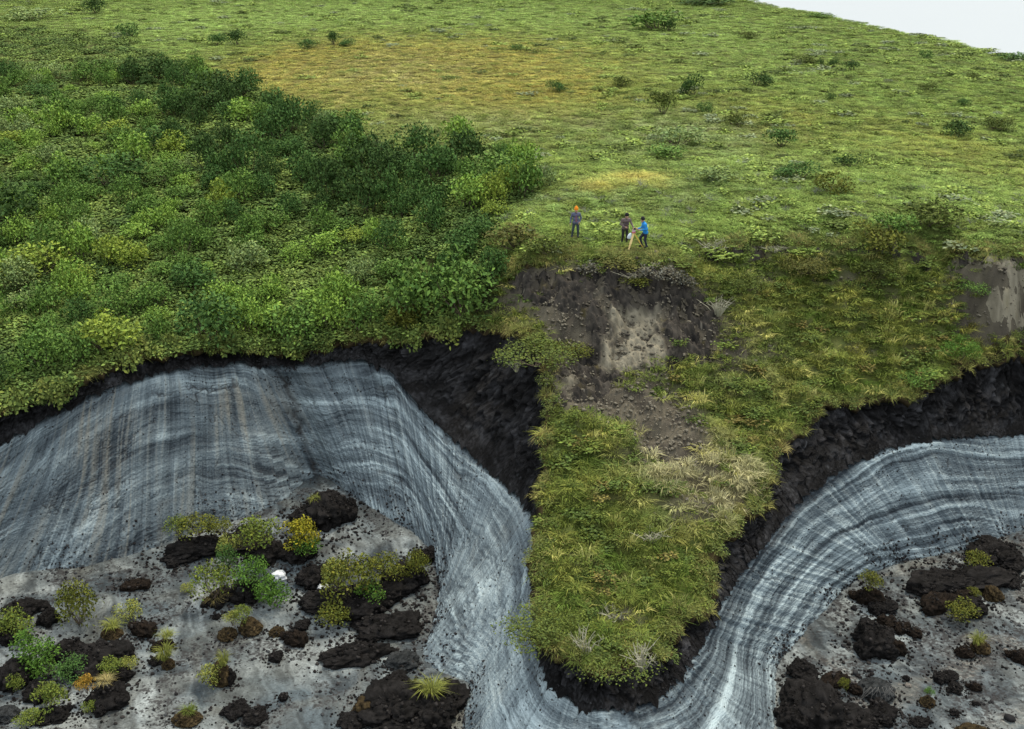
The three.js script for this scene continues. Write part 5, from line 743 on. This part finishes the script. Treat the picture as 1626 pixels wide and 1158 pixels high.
function handBones(w, dir, side) { // wrist, direction of the fingers, direction towards the thumb
  const d = V3(...dir).normalize(), s = V3(...side).normalize(), o = V3(...w), out = [], P = (a, b, c = 0) => { const n = d.clone().cross(s); return o.clone().addScaledVector(d, a).addScaledVector(s, b).addScaledVector(n, c).toArray(); };
  out.push([P(0, 0), P(0.075, 0), 0.03, 0.036, SKIN, 0.03]);
  [[-0.03, 0.058], [-0.01, 0.072], [0.01, 0.08], [0.03, 0.07]].forEach(([b, l]) => { out.push([P(0.075, b), P(0.075 + l * 0.55, b * 1.1, 0.006), 0.011, 0.0105, SKIN, 0.008]); out.push([P(0.075 + l * 0.55, b * 1.1, 0.006), P(0.075 + l * 0.95, b * 1.1, 0.03), 0.0105, 0.009, SKIN, 0.006]); });
  out.push([P(0.025, 0.03), P(0.06, 0.062, 0.01), 0.014, 0.012, SKIN, 0.012], [P(0.06, 0.062, 0.01), P(0.092, 0.062, 0.024), 0.012, 0.009, SKIN, 0.008]); return out;
}
{
  // man in the orange hat: facing the camera, feet apart, one hand hanging, the other in his pocket
  const J = [0.10, 0.12, 0.20], P = [0.035, 0.055, 0.075], T = [0.2, 0.10, 0.16], K = [0.02, 0.02, 0.022];
  person(914, 376, 0.1, [
    [[-0.10, 0.90, 0], [-0.17, 0.48, 0.03], 0.105, 0.07, P], [[-0.17, 0.48, 0.03], [-0.22, 0.09, -0.01], 0.068, 0.05, P], [[-0.22, 0.06, -0.03], [-0.25, 0.045, 0.13], 0.052, 0.045, K], [[0.10, 0.90, 0], [0.13, 0.48, 0.03], 0.105, 0.07, P], [[0.13, 0.48, 0.03], [0.14, 0.09, 0], 0.068, 0.05, P], [[0.14, 0.06, -0.02], [0.16, 0.045, 0.14], 0.052, 0.045, K],
    [[-0.09, 0.93, 0], [0.09, 0.93, 0], 0.125, 0.125, J], [[-0.07, 1.12, 0], [0.07, 1.12, 0], 0.125, 0.125, J], [[-0.1, 1.36, 0], [0.1, 1.36, 0], 0.125, 0.125, J], [[0.0, 1.36, 0.075], [0.0, 1.0, 0.085], 0.062, 0.06, T, 0.02], [[-0.16, 1.44, 0], [0.16, 1.44, 0], 0.075, 0.075, J], [[0, 1.45, 0.0], [0, 1.56, 0.03], 0.06, 0.055, [0.06, 0.05, 0.09]],
    [[-0.21, 1.43, 0], [-0.29, 1.16, -0.02], 0.066, 0.052, J], [[-0.29, 1.16, -0.02], [-0.33, 0.92, 0.06], 0.052, 0.04, J], ...handBones([-0.335, 0.90, 0.065], [-0.05, -1, 0.2], [0.3, 0, 1]),
    [[0.21, 1.43, 0], [0.31, 1.17, -0.05], 0.066, 0.052, J], [[0.31, 1.17, -0.05], [0.22, 0.97, 0.06], 0.052, 0.042, J], ...handBones([0.21, 0.96, 0.07], [-0.3, -1, 0.2], [-0.4, 0.2, 1]),
    ...headBones(0, 1.665, 0.06, 0, 1)], { profile: PEAK, colour: [0.85, 0.27, 0.015], at: [0, 1.70, 0.055], tilt: 0.12 }, 'person in an orange peaked knit hat and slate blue jacket standing apart on the left');
}
{
  // man in the taupe jacket: bent slightly over the tripod, one hand at his waist, the other on the instrument
  const J = [0.16, 0.125, 0.125], P = [0.018, 0.019, 0.022], K = [0.015, 0.015, 0.016];
  person(992, 385, 0.25, [
    [[-0.10, 0.90, -0.02], [-0.14, 0.48, 0.02], 0.105, 0.07, P], [[-0.14, 0.48, 0.02], [-0.16, 0.09, -0.02], 0.07, 0.052, P], [[-0.16, 0.06, -0.03], [-0.19, 0.045, 0.13], 0.052, 0.045, K], [[0.10, 0.90, -0.02], [0.12, 0.48, 0.04], 0.105, 0.07, P], [[0.12, 0.48, 0.04], [0.12, 0.09, 0], 0.07, 0.052, P], [[0.12, 0.06, -0.01], [0.15, 0.045, 0.15], 0.052, 0.045, K],
    [[-0.09, 0.95, 0], [0.09, 0.95, 0], 0.125, 0.125, J], [[-0.08, 1.15, 0.04], [0.08, 1.15, 0.04], 0.13, 0.13, J], [[-0.1, 1.37, 0.09], [0.1, 1.37, 0.09], 0.125, 0.125, J], [[-0.16, 1.45, 0.1], [0.16, 1.45, 0.1], 0.075, 0.075, J], [[0, 1.46, 0.11], [0, 1.56, 0.16], 0.058, 0.055, J], [[-0.09, 1.2, 0.15], [0.09, 1.2, 0.15], 0.03, 0.03, [0.06, 0.05, 0.055]],
    [[-0.22, 1.44, 0.1], [-0.32, 1.17, 0.08], 0.066, 0.052, J], [[-0.32, 1.17, 0.08], [-0.12, 1.03, 0.24], 0.052, 0.042, J], ...handBones([-0.10, 1.02, 0.25], [1, -0.25, 0.25], [0, 1, 0.2]),
    [[0.22, 1.44, 0.1], [0.32, 1.17, 0.16], 0.066, 0.052, J], [[0.32, 1.17, 0.16], [0.38, 1.0, 0.34], 0.052, 0.042, J], ...handBones([0.385, 0.99, 0.36], [0.1, -0.4, 0.9], [-1, 0.1, 0]),
    ...headBones(0, 1.655, 0.2, 0, 1)], { profile: BEANIE, colour: [0.012, 0.012, 0.014], at: [0, 1.69, 0.19], tilt: 0.3 }, 'person in a taupe jacket and black hat bending over the yellow tripod');
}
{
  // man in the blue jacket: in profile, facing the tripod, a knee forward, forearms raised
  const J = [0.015, 0.27, 0.70], P = [0.016, 0.022, 0.045], K = [0.012, 0.012, 0.015];
  person(1024, 392, -1.35, [
    [[-0.09, 0.88, 0], [-0.12, 0.56, 0.26], 0.108, 0.075, P], [[-0.12, 0.56, 0.26], [-0.12, 0.14, 0.14], 0.07, 0.052, P], [[-0.12, 0.10, 0.12], [-0.12, 0.075, 0.29], 0.052, 0.045, K], [[0.09, 0.88, 0], [0.11, 0.47, 0.05], 0.108, 0.072, P], [[0.11, 0.47, 0.05], [0.12, 0.09, -0.08], 0.07, 0.052, P], [[0.12, 0.06, -0.1], [0.13, 0.045, 0.07], 0.052, 0.045, K],
    [[-0.09, 0.93, 0], [0.09, 0.93, 0], 0.13, 0.13, J], [[-0.08, 1.13, 0.03], [0.08, 1.13, 0.03], 0.14, 0.14, J], [[-0.1, 1.34, 0.08], [0.1, 1.34, 0.08], 0.135, 0.135, J], [[-0.16, 1.42, 0.09], [0.16, 1.42, 0.09], 0.08, 0.08, J], [[0, 1.44, 0.09], [0, 1.53, 0.15], 0.075, 0.07, J],
    [[-0.22, 1.41, 0.1], [-0.27, 1.13, 0.12], 0.07, 0.058, J], [[-0.27, 1.13, 0.12], [-0.2, 1.08, 0.38], 0.056, 0.044, J], ...handBones([-0.2, 1.08, 0.4], [0.2, 0.1, 1], [0, 1, 0]),
    [[0.22, 1.41, 0.1], [0.27, 1.14, 0.1], 0.07, 0.058, J], [[0.27, 1.14, 0.1], [0.17, 1.1, 0.35], 0.056, 0.044, J], ...handBones([0.165, 1.1, 0.37], [-0.2, 0.1, 1], [0, 1, 0]),
    ...headBones(0, 1.63, 0.19, 0, 1)], { profile: BEANIE, colour: [0.012, 0.012, 0.016], at: [0, 1.665, 0.175], tilt: 0.25 }, 'person in a bright blue jacket and black hat standing right of the yellow tripod');
}
{
  const foot = onGround(998, 396), o = base('survey_tripod', foot), yel = new THREE.MeshStandardMaterial({ color: new THREE.Color().setRGB(0.72, 0.50, 0.10), roughness: 0.55 }), wood = new THREE.MeshStandardMaterial({ color: new THREE.Color().setRGB(0.74, 0.58, 0.25), roughness: 0.6 }), steel = new THREE.MeshStandardMaterial({ color: new THREE.Color().setRGB(0.25, 0.25, 0.26), roughness: 0.4, metalness: 0.8 });
  const top = V3(0.30, 0.92, -0.35), plank = (a, b, w, t) => { const g = new THREE.BoxGeometry(w, a.distanceTo(b), t); const q = new THREE.Quaternion().setFromUnitVectors(V3(0, 1, 0), b.clone().sub(a).normalize()); g.applyQuaternion(q); g.translate((a.x + b.x) / 2, (a.y + b.y) / 2, (a.z + b.z) / 2); return g; };
  const feet = [V3(0, 0, 0.02), V3(0.88, 0, -0.25), V3(0.25, 0, -1.05)];
  feet.forEach((f, i) => { f.y = tundraH(foot.x + f.x, -(foot.z + f.z)) - foot.y - 0.05; const m = part('leg', mergeGeometries([plank(f, top.clone().lerp(f, 0.08), i ? 0.035 : 0.09, 0.04), plank(f.clone().lerp(top, 0.35).add(V3(0.0, 0, 0.03)), top.clone().lerp(f, 0.04).add(V3(0, 0, 0.03)), i ? 0.055 : 0.12, 0.03)]), i ? yel : wood, o); const s = part('foot_spike', new THREE.ConeGeometry(0.03, 0.14, 8).rotateX(Math.PI).translate(f.x, f.y - 0.02, f.z), steel, m); });
  part('head_plate', new THREE.CylinderGeometry(0.10, 0.12, 0.06, 20).translate(top.x, top.y, top.z), new THREE.MeshStandardMaterial({ color: new THREE.Color().setRGB(0.45, 0.08, 0.12), roughness: 0.5 }), o);
  const body = part('instrument', mergeGeometries([new THREE.CylinderGeometry(0.09, 0.10, 0.12, 16).translate(top.x, top.y + 0.09, top.z), new THREE.BoxGeometry(0.2, 0.06, 0.12).translate(top.x, top.y + 0.12, top.z)].map(g => g.toNonIndexed())), new THREE.MeshStandardMaterial({ color: new THREE.Color().setRGB(0.55, 0.40, 0.46), roughness: 0.5 }), o);
  part('motor_cap', new THREE.LatheGeometry([[0, 0], [0.06, 0], [0.065, 0.05], [0.05, 0.1], [0, 0.11]].map(([a, b]) => new THREE.Vector2(a, b)), 14).translate(top.x + 0.06, top.y + 0.15, top.z), new THREE.MeshStandardMaterial({ color: 0x101012, roughness: 0.5 }), body);
  tag(o, 'yellow wooden tripod with a pinkish red instrument head between the two people', 'tripod');
  const bg = new THREE.SphereGeometry(1, 18, 14), P = bg.attributes.position; for (let i = 0; i < P.count; i++) { const x = P.getX(i), y = P.getY(i), z = P.getZ(i), k = 1 + 0.12 * noise3(x * 2, y * 2, z * 2); P.setXYZ(i, x * 0.12 * k * (1 - 0.3 * y), y * 0.2 * k, z * 0.08 * k); } bg.computeVertexNormals();
  const bag = new THREE.Mesh(bg, new THREE.MeshStandardMaterial({ color: new THREE.Color().setRGB(0.62, 0.74, 0.82), roughness: 0.5 })); bag.name = 'sample_bag'; bag.position.set(foot.x + 0.06, foot.y + 0.72, foot.z - 0.24); bag.rotation.z = -0.35; scene.add(finish(bag)); tag(bag, 'white sample bag hanging from the left of the tripod head', 'bag');
}
renderer.render(scene, camera);
